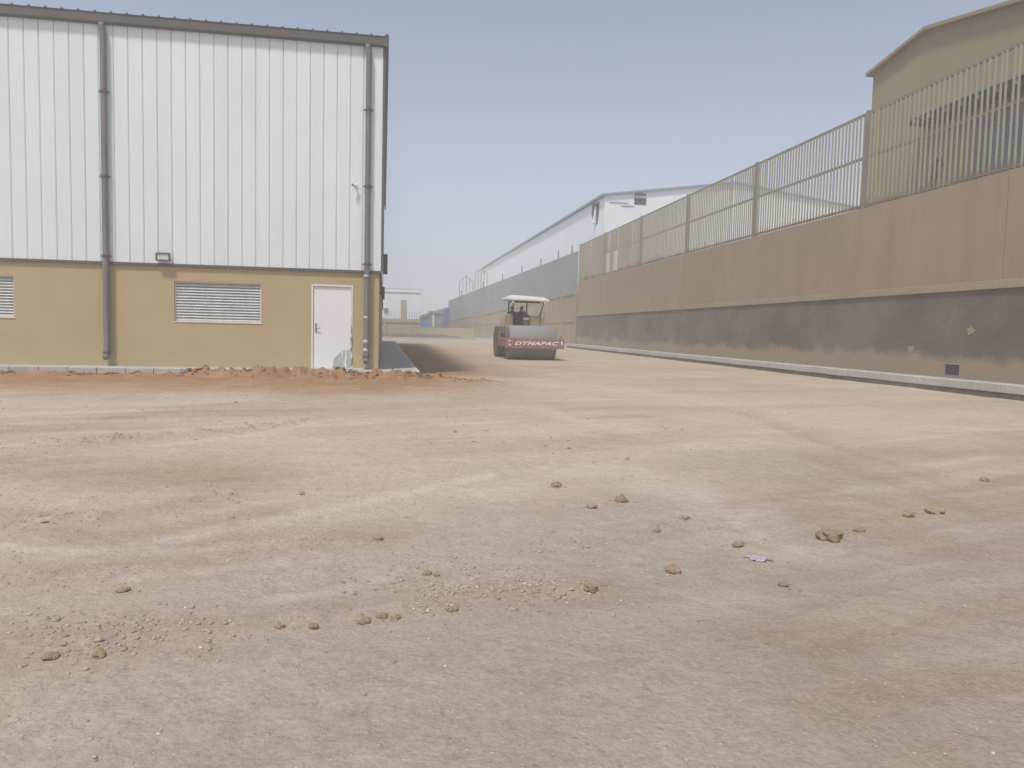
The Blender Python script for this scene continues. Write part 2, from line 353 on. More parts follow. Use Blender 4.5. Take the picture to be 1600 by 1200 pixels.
def berm(x, y):
    """loose earth thrown up against the kerb"""
    along = sstep(3.1, 0.9, x) * sstep(-30, -24, x)
    lump = fbm(x * 1.9, y * 1.9 + 5, 4, 51)
    yc = KERB_Y - 0.42 - 0.30 * sstep(0.7, 2.6, x)
    prof = np.exp(-((y - yc) / 0.42) ** 2) * np.where(y > KERB_Y, np.where(x < KERB_X, 0.25, 1), 1)
    lump2 = fbm(x * 5.2 + 9, y * 5.2, 4, 57)
    size = 0.22 + 0.78 * sstep(-6.5, -3, x)
    return along * prof * (0.012 + 0.035 * size + size * (0.55 * np.clip(lump - 0.36, 0, 1) + 0.50 * np.clip(lump2 - 0.45, 0, 1) * sstep(.35, .55, lump)))
def height(x, y):
    x = np.asarray(x, float); y = np.asarray(y, float)
    h = 0.035 * sstep(12, 19, y) * sstep(4.5, 0.5, x) * sstep(60, 24, y)
    h = h + 0.05 * sstep(6.5, 12.5, x) * sstep(4, 16, y) * sstep(150, 110, y)
    near = sstep(60, 25, np.hypot(x, y))
    h = h + near * (0.05 * (fbm(x * 0.35, y * 0.5, 3, 3) - 0.5) + 0.016 * (fbm(x * 2.2, y * 2.6, 4, 9) - 0.5))
    fine = sstep(22, 9, np.hypot(x, y))
    h = h + fine * 0.012 * (fbm(x * 9, y * 9, 3, 29) - 0.5)
    for pts, w, a, rg in RIDGES:
        d = seg_dist(x, y, pts)
        k = np.exp(-(d / w) ** 2)
        n = fbm(x * 7, y * 7, 3, 71)
        h = h + a * k * (1 - 0.7 * rg + 1.4 * rg * np.clip(n - 0.25, 0, 1) * 1.2)
    h = h + berm(x, y)
    # uneven strip beside the pavement
    strip = sstep(3.4, 1.6, x) * sstep(KERB_X - 0.1, KERB_X + 0.2, x) * sstep(20.5, 22.5, y) * sstep(70, 40, y)
    h = h + strip * 0.10 * (fbm(x * 2, y * 2, 3, 91) - 0.6)
    # keep below the paved strips
    under = ((x < KERB_X) & (y > KERB_Y + 0.03)) | (x > wall_x(y) - 0.75)
    return np.where(under, np.minimum(h, 0.05), h)
def spaced(start, stop, d0, grow, dmax):
    out = [start]; d = d0
    while out[-1] < stop: out.append(out[-1] + d); d = min(d * grow, dmax)
    return out
def build_ground():
    r = spaced(0, 385, 0.034, 1.0, 0.034)[:118]; r += spaced(r[-1], 16, 0.036, 1.012, 0.085)[1:]; r += spaced(r[-1], 390, 0.1, 1.22, 60)[1:]
    xs = np.array(sorted([-a for a in r[1:]] + r))
    ys = [1.7]; d = 0.024
    while ys[-1] < 24: ys.append(ys[-1] + d); d = 0.024 if ys[-1] < 7 else min(d * 1.006, 0.075)
    ys += spaced(ys[-1], 390, 0.09, 1.06, 45)[1:]
    back = [1.7 - a for a in spaced(0, 90, 0.1, 1.35, 30)[1:]]
    ys = np.array(sorted(back) + ys)
    gx, gy = np.meshgrid(xs, ys); x = gx.ravel(); y = gy.ravel()
    z = height(x, y); nx, ny = len(xs), len(ys)
    me = bpy.data.meshes.new('ground')
    idx = np.arange(nx * ny).reshape(ny, nx)
    q = np.stack([idx[:-1, :-1], idx[:-1, 1:], idx[1:, 1:], idx[1:, :-1]], -1).reshape(-1, 4)
    me.vertices.add(len(x)); me.vertices.foreach_set('co', np.stack([x, y, z], -1).ravel())
    me.loops.add(q.size); me.loops.foreach_set('vertex_index', q.ravel().astype(np.int32))
    me.polygons.add(len(q)); me.polygons.foreach_set('loop_start', (np.arange(len(q)) * 4).astype(np.int32))
    me.polygons.foreach_set('use_smooth', np.ones(len(q), bool)); me.update(calc_edges=True); me.validate()
    # soil kinds: R loose red earth plus painted shade, G grey gravelly hardcore, B pale trodden dust
    wob = fbm(x * 0.7, y * 0.9, 4, 13)
    ca_, sa_ = math.cos(.30), math.sin(.30); u = x * ca_ + y * sa_; v = -x * sa_ + y * ca_
    bend = 0.6 * (fbm(x * 0.12, y * 0.12, 2, 83) - 0.5)
    red = sstep(11.8, 18.2, y + 3.0 * (wob - 0.5)) * sstep(4.4, 1.2, x + 2 * (wob - 0.5)) * sstep(24, 21, y)
    strip = sstep(6.0, 1.5, x + 2.2 * (wob - 0.5)) * sstep(0.5, 1.0, x) * sstep(20.2, 21.8, y) * sstep(75, 50, y)  # warehouse shadow put into the soil colour as a dark red strip
    red = np.maximum(red ** 1.3, strip * 0.95)
    red = np.maximum(red, 0.30 * sstep(0.46, 0.72, fbm(u * 0.22 + 3, (v + bend) * 0.75, 4, 33)))
    red = np.maximum(red, 0.22 * sstep(0.45, 0.75, fbm(x * 0.10, y * 0.12, 3, 133)))
    for k in (0, 1, 2, 8, 9, 12, 13): red = np.maximum(red, 0.36 * np.exp(-(seg_dist(x, y, RIDGES[k][0]) / 0.34) ** 2) * (0.2 + wob))
    for k in (5, 6, 10, 11): red = np.maximum(red, 0.32 * np.exp(-(seg_dist(x, y, RIDGES[k][0]) / 0.22) ** 2))
    grey = sstep(7.2, 3.4, y + 4.2 * (fbm(x * 0.45, y * 0.45, 4, 43) - 0.5) - 0.25 * x) * 0.85 * (0.45 + 0.55 * sstep(-2.2, 0.4, x))
    grey = np.maximum(grey, 0.55 * sstep(.48, .68, fbm(u * 0.25, v * 0.5, 4, 143)) * sstep(14, 9, y))
    streak = fbm(u * 0.30 + 1.7, (v + bend) * 2.4, 5, 23)
    pale = sstep(0.50, 0.80, streak) * 0.55 * sstep(20, 10, y) * (1 - 0.5 * grey)
    pale = np.maximum(pale, 0.42 * sstep(0.45, 0.72, fbm(x * 0.13 + 9, y * 0.16, 4, 63)) * sstep(30, 6, y))
    pale = np.maximum(pale, 0.22 * sstep(.54, .74, fbm(u * 0.5, v * 3.2, 5, 153)) * sstep(12, 5, y))
    for pts, wd, am in PALE:
        d = seg_dist(x, y, pts); pale = np.maximum(pale, am * np.exp(-(d / wd) ** 2) * np.clip(0.2 + 1.3 * fbm(u * 1.1, v * 4, 4, 173), 0, 1))
    for pts, wd, am in OCHRE:
        d = seg_dist(x, y, pts); red = np.maximum(red, am * np.exp(-(d / wd) ** 2) * np.clip(0.1 + 1.4 * fbm(u * 1.1, v * 3, 4, 183), 0, 1))
    colr = np.stack([red, grey, pale * (1 - 0.8 * red), np.ones_like(red)], -1).astype(np.float32)
    ca = me.color_attributes.new('soil', 'FLOAT_COLOR', 'POINT'); ca.data.foreach_set('color', colr.ravel())
    me.materials.append(M['soil'])
    return struct(link('ground', me))
build_ground()

# ------------------------------------------------------------------ pavement before and beside the warehouse
SW_Z = 0.20
FY = 20.57               # face of the ochre plinth
def pavements():
    front = struct(bpy.data.objects.new('sidewalk', None)); COL.objects.link(front)
    MB().box(-30, KERB_X - 0.14, KERB_Y + 0.15, FY, -0.3, SW_Z - 0.006).box(-0.12, KERB_X - 0.14, FY, 66, -0.3, SW_Z - 0.006).build('slab', 'slab', front)
    L = 0.64
    st = MB().box(0, L - 0.012, 0, 0.14, -0.28, SW_Z).mesh('kerb_stone', 'concrete')
    n = 0; x = KERB_X
    while x > -20:
        o = link('kerb_stone', st, front, bevel=0.012, loc=(x - L, KERB_Y + random.uniform(-.004, .004), random.uniform(-.006, .004))); x -= L; n += 1
    st2 = MB().box(0, 0.14, 0, 0.988, -0.28, SW_Z).mesh('kerb_stone', 'concrete')
    for k in range(46):
        link('kerb_stone', st2, front, bevel=0.012, loc=(KERB_X - 0.14 + random.uniform(-.004, .004), KERB_Y + 0.145 + k, random.uniform(-.005, .003)))
    # pavement under the tall boundary wall
    road = struct(bpy.data.objects.new('roadside_pavement', None)); COL.objects.link(road)
    def sx(y, d, z): return (wall_x(y) - d, y, z)
    MB().hexa([sx(2, .52, -.3), sx(2, 0, -.3), sx(61, 0, -.3), sx(61, .52, -.3), sx(2, .52, .355), sx(2, 0, .355), sx(61, 0, .355), sx(61, .52, .355)]).build('slab', 'slab', road)
    ks = MB().box(-0.17, 0, 0, 0.985, 0.172, 0.365).mesh('kerb_stone', 'concrete')
    fs = MB().box(-0.15, 0, 0, 1.0, -0.3, 0.170).mesh('footing', 'footing')
    for k in range(56):
        y = 4 + k
        for me, nm, bv in ((ks, 'kerb_stone', 0.014), (fs, 'footing', 0)):
            o = link(nm, me, road, bevel=bv, loc=(wall_x(y) - 0.525 + random.uniform(-.006, .006), y, random.uniform(-.006, .006)))
            o.rotation_euler.z = -0.02
    # kerb curving away under the far wall
    far = MB()
    pts = FAR_PTS
    for (x0, y0, *_), (x1, y1, *_) in zip(pts[:-1], pts[1:]):
        far.hexa([(x0 - .7, y0, -.2), (x0, y0, -.2), (x1, y1, -.2), (x1 - .7, y1, -.2), (x0 - .7, y0, .28), (x0, y0, .28), (x1, y1, .28), (x1 - .7, y1, .28)])
    far.build('far_kerb', 'concrete', road)
FAR_PTS = [(15.10, 59.85, 7.73, 4.55), (15.10, 70, 7.75, 4.43), (14.17, 86, 7.41, 3.94), (11.92, 104, 6.54, 3.23), (9.45, 116, 5.55, 2.68)]
pavements()

# ------------------------------------------------------------------ white warehouse, left
def warehouse():
    w = thing('warehouse', 'white clad warehouse with ochre plinth and grey gutter beside the red earth', 'warehouse', (0, 0, 0))
    XR, XL, YB = -0.14, -24.0, 62.0
    # plinth with openings
    ops = [(-1.865, -0.805, SW_Z - 0.3, 2.385), (-5.217, -3.113, 1.342, 2.345), (-11.02, -8.905, 1.342, 2.345), (-16.6, -14.5, 1.342, 2.345)]
    mb = MB(); xs = sorted({XL, XR} | {a for o in ops for a in o[:2]})
    for a, b in zip(xs[:-1], xs[1:]):
        hit = [o for o in ops if o[0] <= a + 1e-6 and o[1] >= b - 1e-6]
        if hit:
            o = hit[0]
            if o[2] > 0: mb.box(a, b, FY, FY + 0.2, -0.3, o[2])
            mb.box(a, b, FY, FY + 0.2, o[3], 2.73)
        else: mb.box(a, b, FY, FY + 0.2, -0.3, 2.73)
    mb.box(XR - 0.2, XR, FY + 0.2, YB, -0.3, 2.73)
    mb.build('plinth_wall', 'plinth', w)
    MB().box(XL, -.4, FY + 0.35, FY + 0.4, -0.2, 8.2).build('inner_lining', 'dark', w)
    # drip flashing between plinth and cladding
    MB().box(XL, XR + 0.06, FY - 0.055, FY + 0.1, 2.705, 2.775).box(XR - 0.1, XR + 0.06, FY + 0.1, YB, 2.705, 2.775).build('drip_flashing', 'trim', w, bevel=0.006)
    # vertical panels
    pw = 0.333; z0, z1 = 2.777, 8.52; yf = FY - 0.035
    def panel(wd):
        prof = [(0.004, 0.05), (0.006, 0.012), (0.016, 0.0), (wd - 0.022, 0.0), (wd - 0.014, 0.010), (wd - 0.004, 0.010), (wd - 0.003, 0.05)]
        vs = [(x, y, z0) for x, y in prof] + [(x, y, z1) for x, y in prof]; n = len(prof)
        fs = [(i, i + 1, i + 1 + n, i + n) for i in range(n - 1)] + [tuple(range(n - 1, -1, -1)), tuple(range(n, 2 * n)), (n - 1, 0, n, 2 * n - 1)]
        return MB().add(vs, fs).mesh('cladding_panel', 'cladding')
    me = panel(pw); x = -0.575
    link('cladding_panel', panel(-0.07 + 0.575), w, loc=(x, yf, 0))
    for k in range(60):
        x -= pw; link('cladding_panel', me, w, loc=(x, yf + random.uniform(-.0015, .0015), 0))
    MB().box(XL, -0.09, yf + 0.045, yf + 0.07, z0, z1).build('panel_backing', 'cladding', w)
    # side cladding, one ribbed sheet seen edge-on
    sd = MB(); y = FY + 0.1
    while y < YB - 0.4:
        sd.box(-0.16, -0.095, y, y + 0.32, z0, z1); y += 0.333
    sd.build('side_cladding', 'cladding', w); w.children[-1]['kind'] = 'stuff'
    MB().box(-0.10, -0.03, yf - 0.012, yf + 0.13, z0, 8.60).build('corner_flashing', 'trim', w, bevel=0.006)
    # gutter
    g = MB(); gy = FY - 0.16
    prof = [(FY - 0.04, 8.455), (gy + 0.03, 8.455), (gy, 8.49), (gy, 8.665), (gy - 0.02, 8.70), (gy + 0.01, 8.70), (gy + 0.02, 8.50), (FY - 0.04, 8.50)]
    n = len(prof); g.add([(XL, a, b) for a, b in prof] + [(0.0, a, b) for a, b in prof], [(i, (i + 1) % n, (i + 1) % n + n, i + n) for i in range(n)] + [tuple(range(n)), tuple(range(2 * n - 1, n - 1, -1))])
    g.build('gutter', 'trim', w)
    jt = MB().box(-0.02, 0.02, gy - 0.012, gy + 0.012, 8.47, 8.70).mesh('gutter_bracket', 'trim')
    # roof sheet with raised ribs
    rp = []; x = XL
    while x < 0.0:
        rp += [(x, 0), (x + 0.27, 0), (x + 0.292, 0.055), (x + 0.322, 0.055), (x + 0.344, 0)]; x += 0.364
    rp = [q for q in rp if q[0] < 0.02] + [(0.02, 0)]
    ya, yb = FY - 0.13, YB; za, zb = 8.70, 8.70 + (YB - FY) * 0.05
    vs = [(a, ya, za + b) for a, b in rp] + [(a, yb, zb + b) for a, b in rp] + [(a, ya, za - 0.03) for a, b in rp]; n = len(rp)
    MB().add(vs, [(i, i + 1, n + i + 1, n + i) for i in range(n - 1)] + [(i, 2 * n + i, 2 * n + i + 1, i + 1) for i in range(n - 1)]).build('roof', 'trim', w)
    MB().hexa([(-0.05, ya - .04, za - .25), (0.04, ya - .04, za - .25), (0.04, yb, zb - .25), (-0.05, yb, zb - .25), (-0.05, ya - .04, za + .05), (0.04, ya - .04, za + .05), (0.04, yb, zb + .05), (-0.05, yb, zb + .05)]).build('verge_flashing', 'trim', w)
    # downpipes
    for px, zs, muddy in ((-6.77, (6.85, 4.83, 2.9), False), (-0.454, (6.85, 4.92, 2.93), True), (-13.1, (6.85, 4.83, 2.9), False)):
        yp = FY - 0.125
        d = MB().tube([(px - .03, FY - .115, 8.47), (px - .03, FY - .115, 8.40), (px, yp, 8.26), (px, yp, 0.52), (px, yp - 0.03, 0.44), (px, yp - 0.10, 0.40)], 0.072, 14).build('downpipe', 'pipe', w, smooth=True)
        for z in zs:
            MB().tube([(px, yp, z - .035), (px, yp, z + .035)], 0.086, 14).box(px - .13, px + .13, yp + .02, yp + .05, z - .012, z + .012).box(px - .02, px + .02, yp + .03, FY + .01, z - .012, z + .012).build('bracket', 'trim', d)
        MB().tube([(px, yp, .50), (px, yp, .56)], 0.088, 14).build('collar', 'trim', d)
        MB().box(px - .10, px + .07, yp - .02, yp + .03, .455, .475).build('clip', 'trim', d)
        if muddy:
            for z, s in ((2.62, .03), (0.92, .05), (0.70, .045), (1.55, .03)):
                MB().tube([(px - .01, yp - .012, z - s), (px - .012, yp - .014, z), (px - .01, yp - .012, z + s)], [.064, .080, .062], 12).build('mud_splash', 'concrete', d, smooth=True)
    # louvred vents
    for x0, x1 in ((-5.217, -3.113), (-11.02, -8.905), (-16.6, -14.5)):
        z0_, z1_ = 1.342, 2.345
        v = MB().box(x0, x1, FY + .055, FY + .15, z1_ - .035, z1_ - .001).box(x0, x1, FY + .055, FY + .15, z0_ + .001, z0_ + .035).box(x0 + .001, x0 + .035, FY + .055, FY + .15, z0_ + .035, z1_ - .035).box(x1 - .035, x1 - .001, FY + .055, FY + .15, z0_ + .035, z1_ - .035).build('louvre_frame', 'louvre', w)
        sl = MB().hexa([(x0 + .036, FY + .050, 0), (x1 - .036, FY + .050, 0), (x1 - .036, FY + .125, .058), (x0 + .036, FY + .125, .058), (x0 + .036, FY + .050, .016), (x1 - .036, FY + .050, .016), (x1 - .036, FY + .115, .068), (x0 + .036, FY + .115, .068)]).mesh('slat', 'louvre')
        for k in range(13): link('slat', sl, v, loc=(0, 0, z0_ + .034 + k * .0715))
        MB().box(x0 - .03, x1 + .03, FY - .015, FY + .05, z0_ - .022, z0_ - .001).build('sill', 'louvre', v)
    # door
    dx0, dx1, dz1 = -1.862, -0.808, 2.382
    dr = thing0('door', w)
    MB().box(dx0, dx0 + .045, FY - .008, FY + .12, SW_Z, dz1).box(dx0 + .045, dx1 - .045, FY - .008, FY + .12, dz1 - .05, dz1).build('door_frame', 'white_metal', dr, bevel=.005)
    f2 = MB().box(0, .045, 0, .128, 0, dz1 - SW_Z).build('hinge_jamb', 'scraped', dr, loc=(dx1 - .045, FY - .008, SW_Z), bevel=.004); f2['label'] = 'scraped and bent hinge side of the door frame'
    lf = MB().box(0, .955, 0, .045, 0, 2.115).build('leaf', 'door', dr, loc=(dx0 + .05, FY + .028, SW_Z + .012), bevel=.004)
    lf['label'] = 'white door leaf scuffed grey at its lower right corner'
    MB().box(.045, .085, -.012, 0, .94, 1.17).tube([(.065, -.012, 1.06), (.065, -.05, 1.06), (.16, -.052, 1.055)], .011, 8).build('handle', 'steel', dr, loc=(dx0 + .05, FY + .027, SW_Z), smooth=False)
    MB().box(dx0 - .05, dx1 + .30, FY - .22, FY + .02, SW_Z - .01, SW_Z + .018).build('threshold', 'concrete', dr, bevel=.006)
    return w
def thing0(name, parent):
    o = bpy.data.objects.new(name, None); COL.objects.link(o); o.parent = parent; return o
warehouse()

def flood_light(name, label, loc, rz, w=.33, h=.20, d=.09, group=None):
    t = thing(name, label, 'light', loc, rz, group)
    MB().box(-w / 2, w / 2, -d - .05, -.05, -h / 2, -h / 2 + .03).box(-w / 2, w / 2, -d - .05, -.05, h / 2 - .03, h / 2).box(-w / 2, -w / 2 + .03, -d - .05, -.05, -h / 2 + .03, h / 2 - .03).box(w / 2 - .03, w / 2, -d - .05, -.05, -h / 2 + .03, h / 2 - .03).box(-w / 2 + .03, w / 2 - .03, -.08, -.05, -h / 2 + .03, h / 2 - .03).build('housing', 'lamp_body', t, bevel=.006)
    MB().box(-w / 2 + .032, w / 2 - .032, -d - .03, -d - .02, -h / 2 + .032, h / 2 - .032).build('lens', 'lens', t)
    MB().box(-.04, .04, -.05, 0, -.03, .03).build('bracket', 'lamp_body', t)
    return t
flood_light('flood_light', 'small rectangular flood light on white cladding just above the ochre plinth', (-5.44, FY - .035, 2.93), 0)
flood_light('flood_light', 'tall dark flood light on the warehouse side wall near its corner', (-.095, FY + .75, 3.02), math.pi / 2, w=.30, h=.52, d=.12)
flood_light('flood_light', 'smaller dark lamp low on the warehouse side wall behind the corner light', (-.14, FY + 5.0, 2.42), math.pi / 2, w=.3, h=.40, d=.10)
def cctv():
    t = thing('security_camera', 'small white security camera on the cladding beside the corner downpipe', 'camera', (-.76, FY - .035, 4.94))
    MB().tube([(0, 0, 0), (0, -.03, 0)], .045, 12).tube([(0, -.03, 0), (0, -.10, -.03)], .016, 8).build('mount', 'white_metal', t, smooth=True)
    b = MB().tube([(.03, -.08, -.045), (-.07, -.16, -.01)], .034, 12).build('body', 'white_metal', t, smooth=False)
    MB().tube([(-.066, -.157, -.012), (-.082, -.169, -.005)], .030, 12).build('lens', 'lamp_body', t)
cctv()

# ------------------------------------------------------------------ tall boundary wall, right
POSTS = [6.95, 14.32, 21.69, 29.06, 36.43, 43.8, 51.9, 59.3]
def skew(mb, y0, y1, d0, d1, z0, z1):
    """box along the wall line; d is the distance from the face, positive towards the road"""
    return mb.hexa([(wall_x(y0) - d1, y0, z0), (wall_x(y0) - d0, y0, z0), (wall_x(y1) - d0, y1, z0), (wall_x(y1) - d1, y1, z0),
                    (wall_x(y0) - d1, y0, z1), (wall_x(y0) - d0, y0, z1), (wall_x(y1) - d0, y1, z1), (wall_x(y1) - d1, y1, z1)])
def boundary_wall():
    w = thing('boundary_wall', 'tall beige rendered wall with dark painted foot, under the steel picket fence', 'wall')
    joints = [0.0, 6.95, 15.95, 21.69, 29.06, 36.43, 43.8, 51.9, 59.45]
    for a, b in zip(joints[:-1], joints[1:]):
        skew(MB(), a + .012, b - .012, -.28, 0, 2.752, 5.26).build('wall_panel', 'wall', w, bevel=.01)
        skew(MB(), a + .006, b - .006, -.30, .065, 2.545, 2.75).build('ledge', 'ledge', w, bevel=.012)
        skew(MB(), a + .003, b - .003, -.30, .012, -.3, 2.543).build('wall_foot', 'bitumen', w)
    skew(MB(), 0, 59.45, -.25, -.05, 0, 5.2).build('wall_core', 'ledge', w)
    o = skew(MB(), 17.13, 17.62, -.02, .016, .44, .70).build('drain_opening', 'dark', w)
    skew(MB(), 17.09, 17.66, .012, .03, .70, .735).build('drain_lintel', 'ledge', o)
    for y, z in ((19.0, 1.05), (16.8, 1.55)):
        ring = [(y + (.13 + .04 * math.sin(5 * a)) * math.cos(a), z + (.09 + .03 * math.sin(3 * a + y)) * math.sin(a)) for a in np.linspace(0, 2 * math.pi, 15)[:-1]]
        n = len(ring)
        MB().add([(wall_x(b) - .022, b, c) for b, c in ring] + [(wall_x(b) - .008, b, c) for b, c in ring], [tuple(range(n)), tuple(range(2 * n - 1, n - 1, -1))] + [(i, (i + 1) % n, (i + 1) % n + n, i + n) for i in range(n)]).build('mortar_patch', 'wall', w)
boundary_wall()
def picket_fence():
    f = thing('picket_fence', 'high grey steel picket fence standing on the tall beige wall', 'fence')
    for y in POSTS:
        skew(MB(), y - .07, y + .07, -.16, -.02, 5.262, 8.20).build('post', 'post', f, bevel=.008)
    for a, b in zip(POSTS[:-1], POSTS[1:]):
        sag = random.uniform(-.02, .02)
        for z in (8.13, 6.82, 5.36):
            skew(MB(), a + .072, b - .072, -.15, -.075, z - .035, z + .035).build('rail', 'post', f)
    pk = MB().box(-.023, .023, -.0155, .0155, 5.28, 8.10).mesh('picket', 'picket')
    pk2 = MB().hexa([(-.022, -.0175, 5.28), (.022, -.0175, 5.28), (.022, .0175, 5.28), (-.022, .0175, 5.28), (-.03, .02, 8.10), (.01, .02, 8.10), (.01, .06, 8.10), (-.03, .06, 8.10)]).mesh('picket', 'picket')
    for a, b in zip(POSTS[:-1], POSTS[1:]):
        n = int(round((b - a - .14) / .195)); st = (b - a - .14) / n
        for k in range(n):
            y = a + .07 + (k + .5) * st
            o = link('picket', pk2 if random.random() < .06 else pk, f, loc=(wall_x(y) + .058, y + random.uniform(-.008, .008), 0))
            o.rotation_euler.z = random.uniform(-.08, .08) - .02
    for y in (50.4, 48.6):
        skew(MB(), y, y + .9, -.06, -.045, 5.4, 6.7).build('sheet_patch', 'white_metal', f)
picket_fence()
def standpipe():
    y = 19.1; x = wall_x(y) + .45
    t = thing('standpipe', 'thin red standpipe with bent top behind the picket fence', 'pipe', (x, y, 0))
    MB().tube([(0, 0, 4.4), (0, 0, 6.12)], .06, 12).build('riser', 'red', t, smooth=True)
    MB().tube([(0, 0, 6.10), (.0, -.05, 6.18), (.03, -.25, 6.18), (.03, -.30, 6.10), (.03, -.30, 5.95)], .055, 12).build('bent_top', 'red', t, smooth=True)
    MB().tube([(0, 0, 5.72), (0, 0, 5.80)], .085, 12).build('coupling', 'red', t, smooth=True)
standpipe()

# ------------------------------------------------------------------ lower wall further on
def far_wall():
    w = thing('sheeted_wall', 'lower beige wall topped with grey metal sheets running on beyond the picket fence', 'wall')
    for (x0, y0, t0, m0), (x1, y1, t1, m1) in zip(FAR_PTS[:-1], FAR_PTS[1:]):
        L = math.hypot(x1 - x0, y1 - y0); n = max(2, int(round(L / 5.2)))
        for k in range(n):
            a, b = k / n, (k + 1) / n
            P = lambda t, d, z: (x0 + (x1 - x0) * t - d, y0 + (y1 - y0) * t, z)
            zm = lambda t: m0 + (m1 - m0) * t
            zt = lambda t: t0 + (t1 - t0) * t
            def slab(mb, a, b, d0, d1, za0, zb0, za1, zb1):
                return mb.hexa([P(a, d1, za0), P(a, d0, za0), P(b, d0, zb0), P(b, d1, zb0), P(a, d1, za1), P(a, d0, za1), P(b, d0, zb1), P(b, d1, zb1)])
            e = .02 / L
            slab(MB(), a + e, b - e, -.25, 0, -.3, -.3, zm(a) - .18, zm(b) - .18).build('wall_panel', 'wall', w)
            slab(MB(), a, b, -.25, .06, zm(a) - .178, zm(b) - .178, zm(a), zm(b)).build('coping', 'ledge', w)
            slab(MB(), a, b, -.05, .05, 2.1, 2.1, 2.3, 2.3).build('band_course', 'ledge', w)
            slab(MB(), a - .2 / L, a + .2 / L, .0, .10, -.3, -.3, zm(a) - .182, zm(a) - .182).build('pilaster', 'ledge', w)
            sh = MB(); q = 12
            for j in range(q):
                u0 = a + (b - a) * j / q; u1 = a + (b - a) * (j + .62) / q; u2 = a + (b - a) * (j + 1) / q
                slab(sh, u0, u1, -.06, -.02, zm(u0) + .002, zm(u1) + .002, zt(u0), zt(u1))
                slab(sh, u1, u2, -.09, -.05, zm(u1) + .002, zm(u2) + .002, zt(u1), zt(u2))
            sh.build('metal_sheet', 'sheet', w)
        for t in ((.25, .75) if y0 < 100 else (.5,)):
            px, py = x0 + (x1 - x0) * t, y0 + (y1 - y0) * t; zt_ = t0 + (t1 - t0) * t
            MB().box(px + .1, px + .2, py - .05, py + .05, 3, zt_ + .75).build('post', 'post', w)
far_wall()

# ------------------------------------------------------------------ white warehouse behind the wall
def far_white():
    w = thing('white_warehouse', 'long white metal warehouse with torn corner cladding behind the boundary wall', 'warehouse')
    X0, X1, Y0, Y1, E = 18.5, 42.3, 64.5, 147.0, 12.98; R = 14.65; XM = 30.4
    MB().add([(X0, Y0, 0), (X1, Y0, 0), (X1, Y0, E), (XM, Y0, R), (X0, Y0, E)], [(0, 1, 2, 3, 4)]).add([(X0, Y0 + .3, 0), (X1, Y0 + .3, 0), (X1, Y0 + .3, E), (XM, Y0 + .3, R), (X0, Y0 + .3, E)], [(4, 3, 2, 1, 0)]).build('gable_wall', 'wh_white', w)
    sd = MB(); y = Y0 + .02
    while y < Y1:
        sd.box(X0, X0 + .2, y, min(y + .96, Y1), 0, E - .05); y += .98
    sd.box(X0 + .06, X0 + .15, Y0 + .03, Y1, 0, E - .05)
    sd.build('side_wall', 'wh_white', w)
    MB().hexa([(X0 - .3, Y0 - .2, E - .02), (XM, Y0 - .2, R - .02), (XM, Y1, R - .02), (X0 - .3, Y1, E - .02), (X0 - .3, Y0 - .2, E + .16), (XM, Y0 - .2, R + .16), (XM, Y1, R + .16), (X0 - .3, Y1, E + .16)]).hexa([(XM, Y0 - .2, R - .02), (X1 + .3, Y0 - .2, E - .02), (X1 + .3, Y1, E - .02), (XM, Y1, R - .02), (XM, Y0 - .2, R + .16), (X1 + .3, Y0 - .2, E + .16), (X1 + .3, Y1, E + .16), (XM, Y1, R + .16)]).build('roof', 'wh_roof', w)
    # torn hole at the corner: dark opening with ragged edge
    hole = [(66.05, 12.75), (67.6, 12.85), (68.4, 12.9), (68.5, 11.9), (67.9, 11.2), (67.5, 11.75), (67.1, 11.0), (66.6, 10.8), (66.2, 11.6)]
    MB().add([(X0 - .03, a, b) for a, b in hole] + [(X0 - .005, a, b) for a, b in hole], [tuple(range(len(hole))), tuple(range(2 * len(hole) - 1, len(hole) - 1, -1))] + [(i, (i + 1) % len(hole), (i + 1) % len(hole) + len(hole), i + len(hole)) for i in range(len(hole))]).build('torn_opening', 'dark', w)
    MB().hexa([(X0 - .25, 67.0, 11.0), (X0 - .03, 67.0, 11.0), (X0 - .03, 67.5, 11.0), (X0 - .22, 67.5, 11.0), (X0 - .06, 67.1, 12.5), (X0 - .03, 67.1, 12.5), (X0 - .03, 67.4, 12.5), (X0 - .06, 67.4, 12.5)]).build('loose_flap', 'wh_white', w)
    v = MB().box(21.15, 22.2, Y0 - .03, Y0 - .002, 12.40, 13.36).build('vent_opening', 'dark', w)
    MB().hexa([(21.18, Y0 - .09, 12.93), (22.17, Y0 - .09, 12.93), (22.17, Y0 - .035, 12.93), (21.18, Y0 - .035, 12.93), (21.18, Y0 - .06, 13.18), (22.17, Y0 - .06, 13.18), (22.17, Y0 - .035, 13.18), (21.18, Y0 - .035, 13.18)]).build('vent_blade', 'sheet', v)
    for a, b, z in ((18.9, 20.6, 12.45), (20.0, 21.1, 12.2)):
        MB().box(a, b, Y0 - .05, Y0 - .003, z, z + .06).build('dent_strip', 'sheet', w)
far_white()

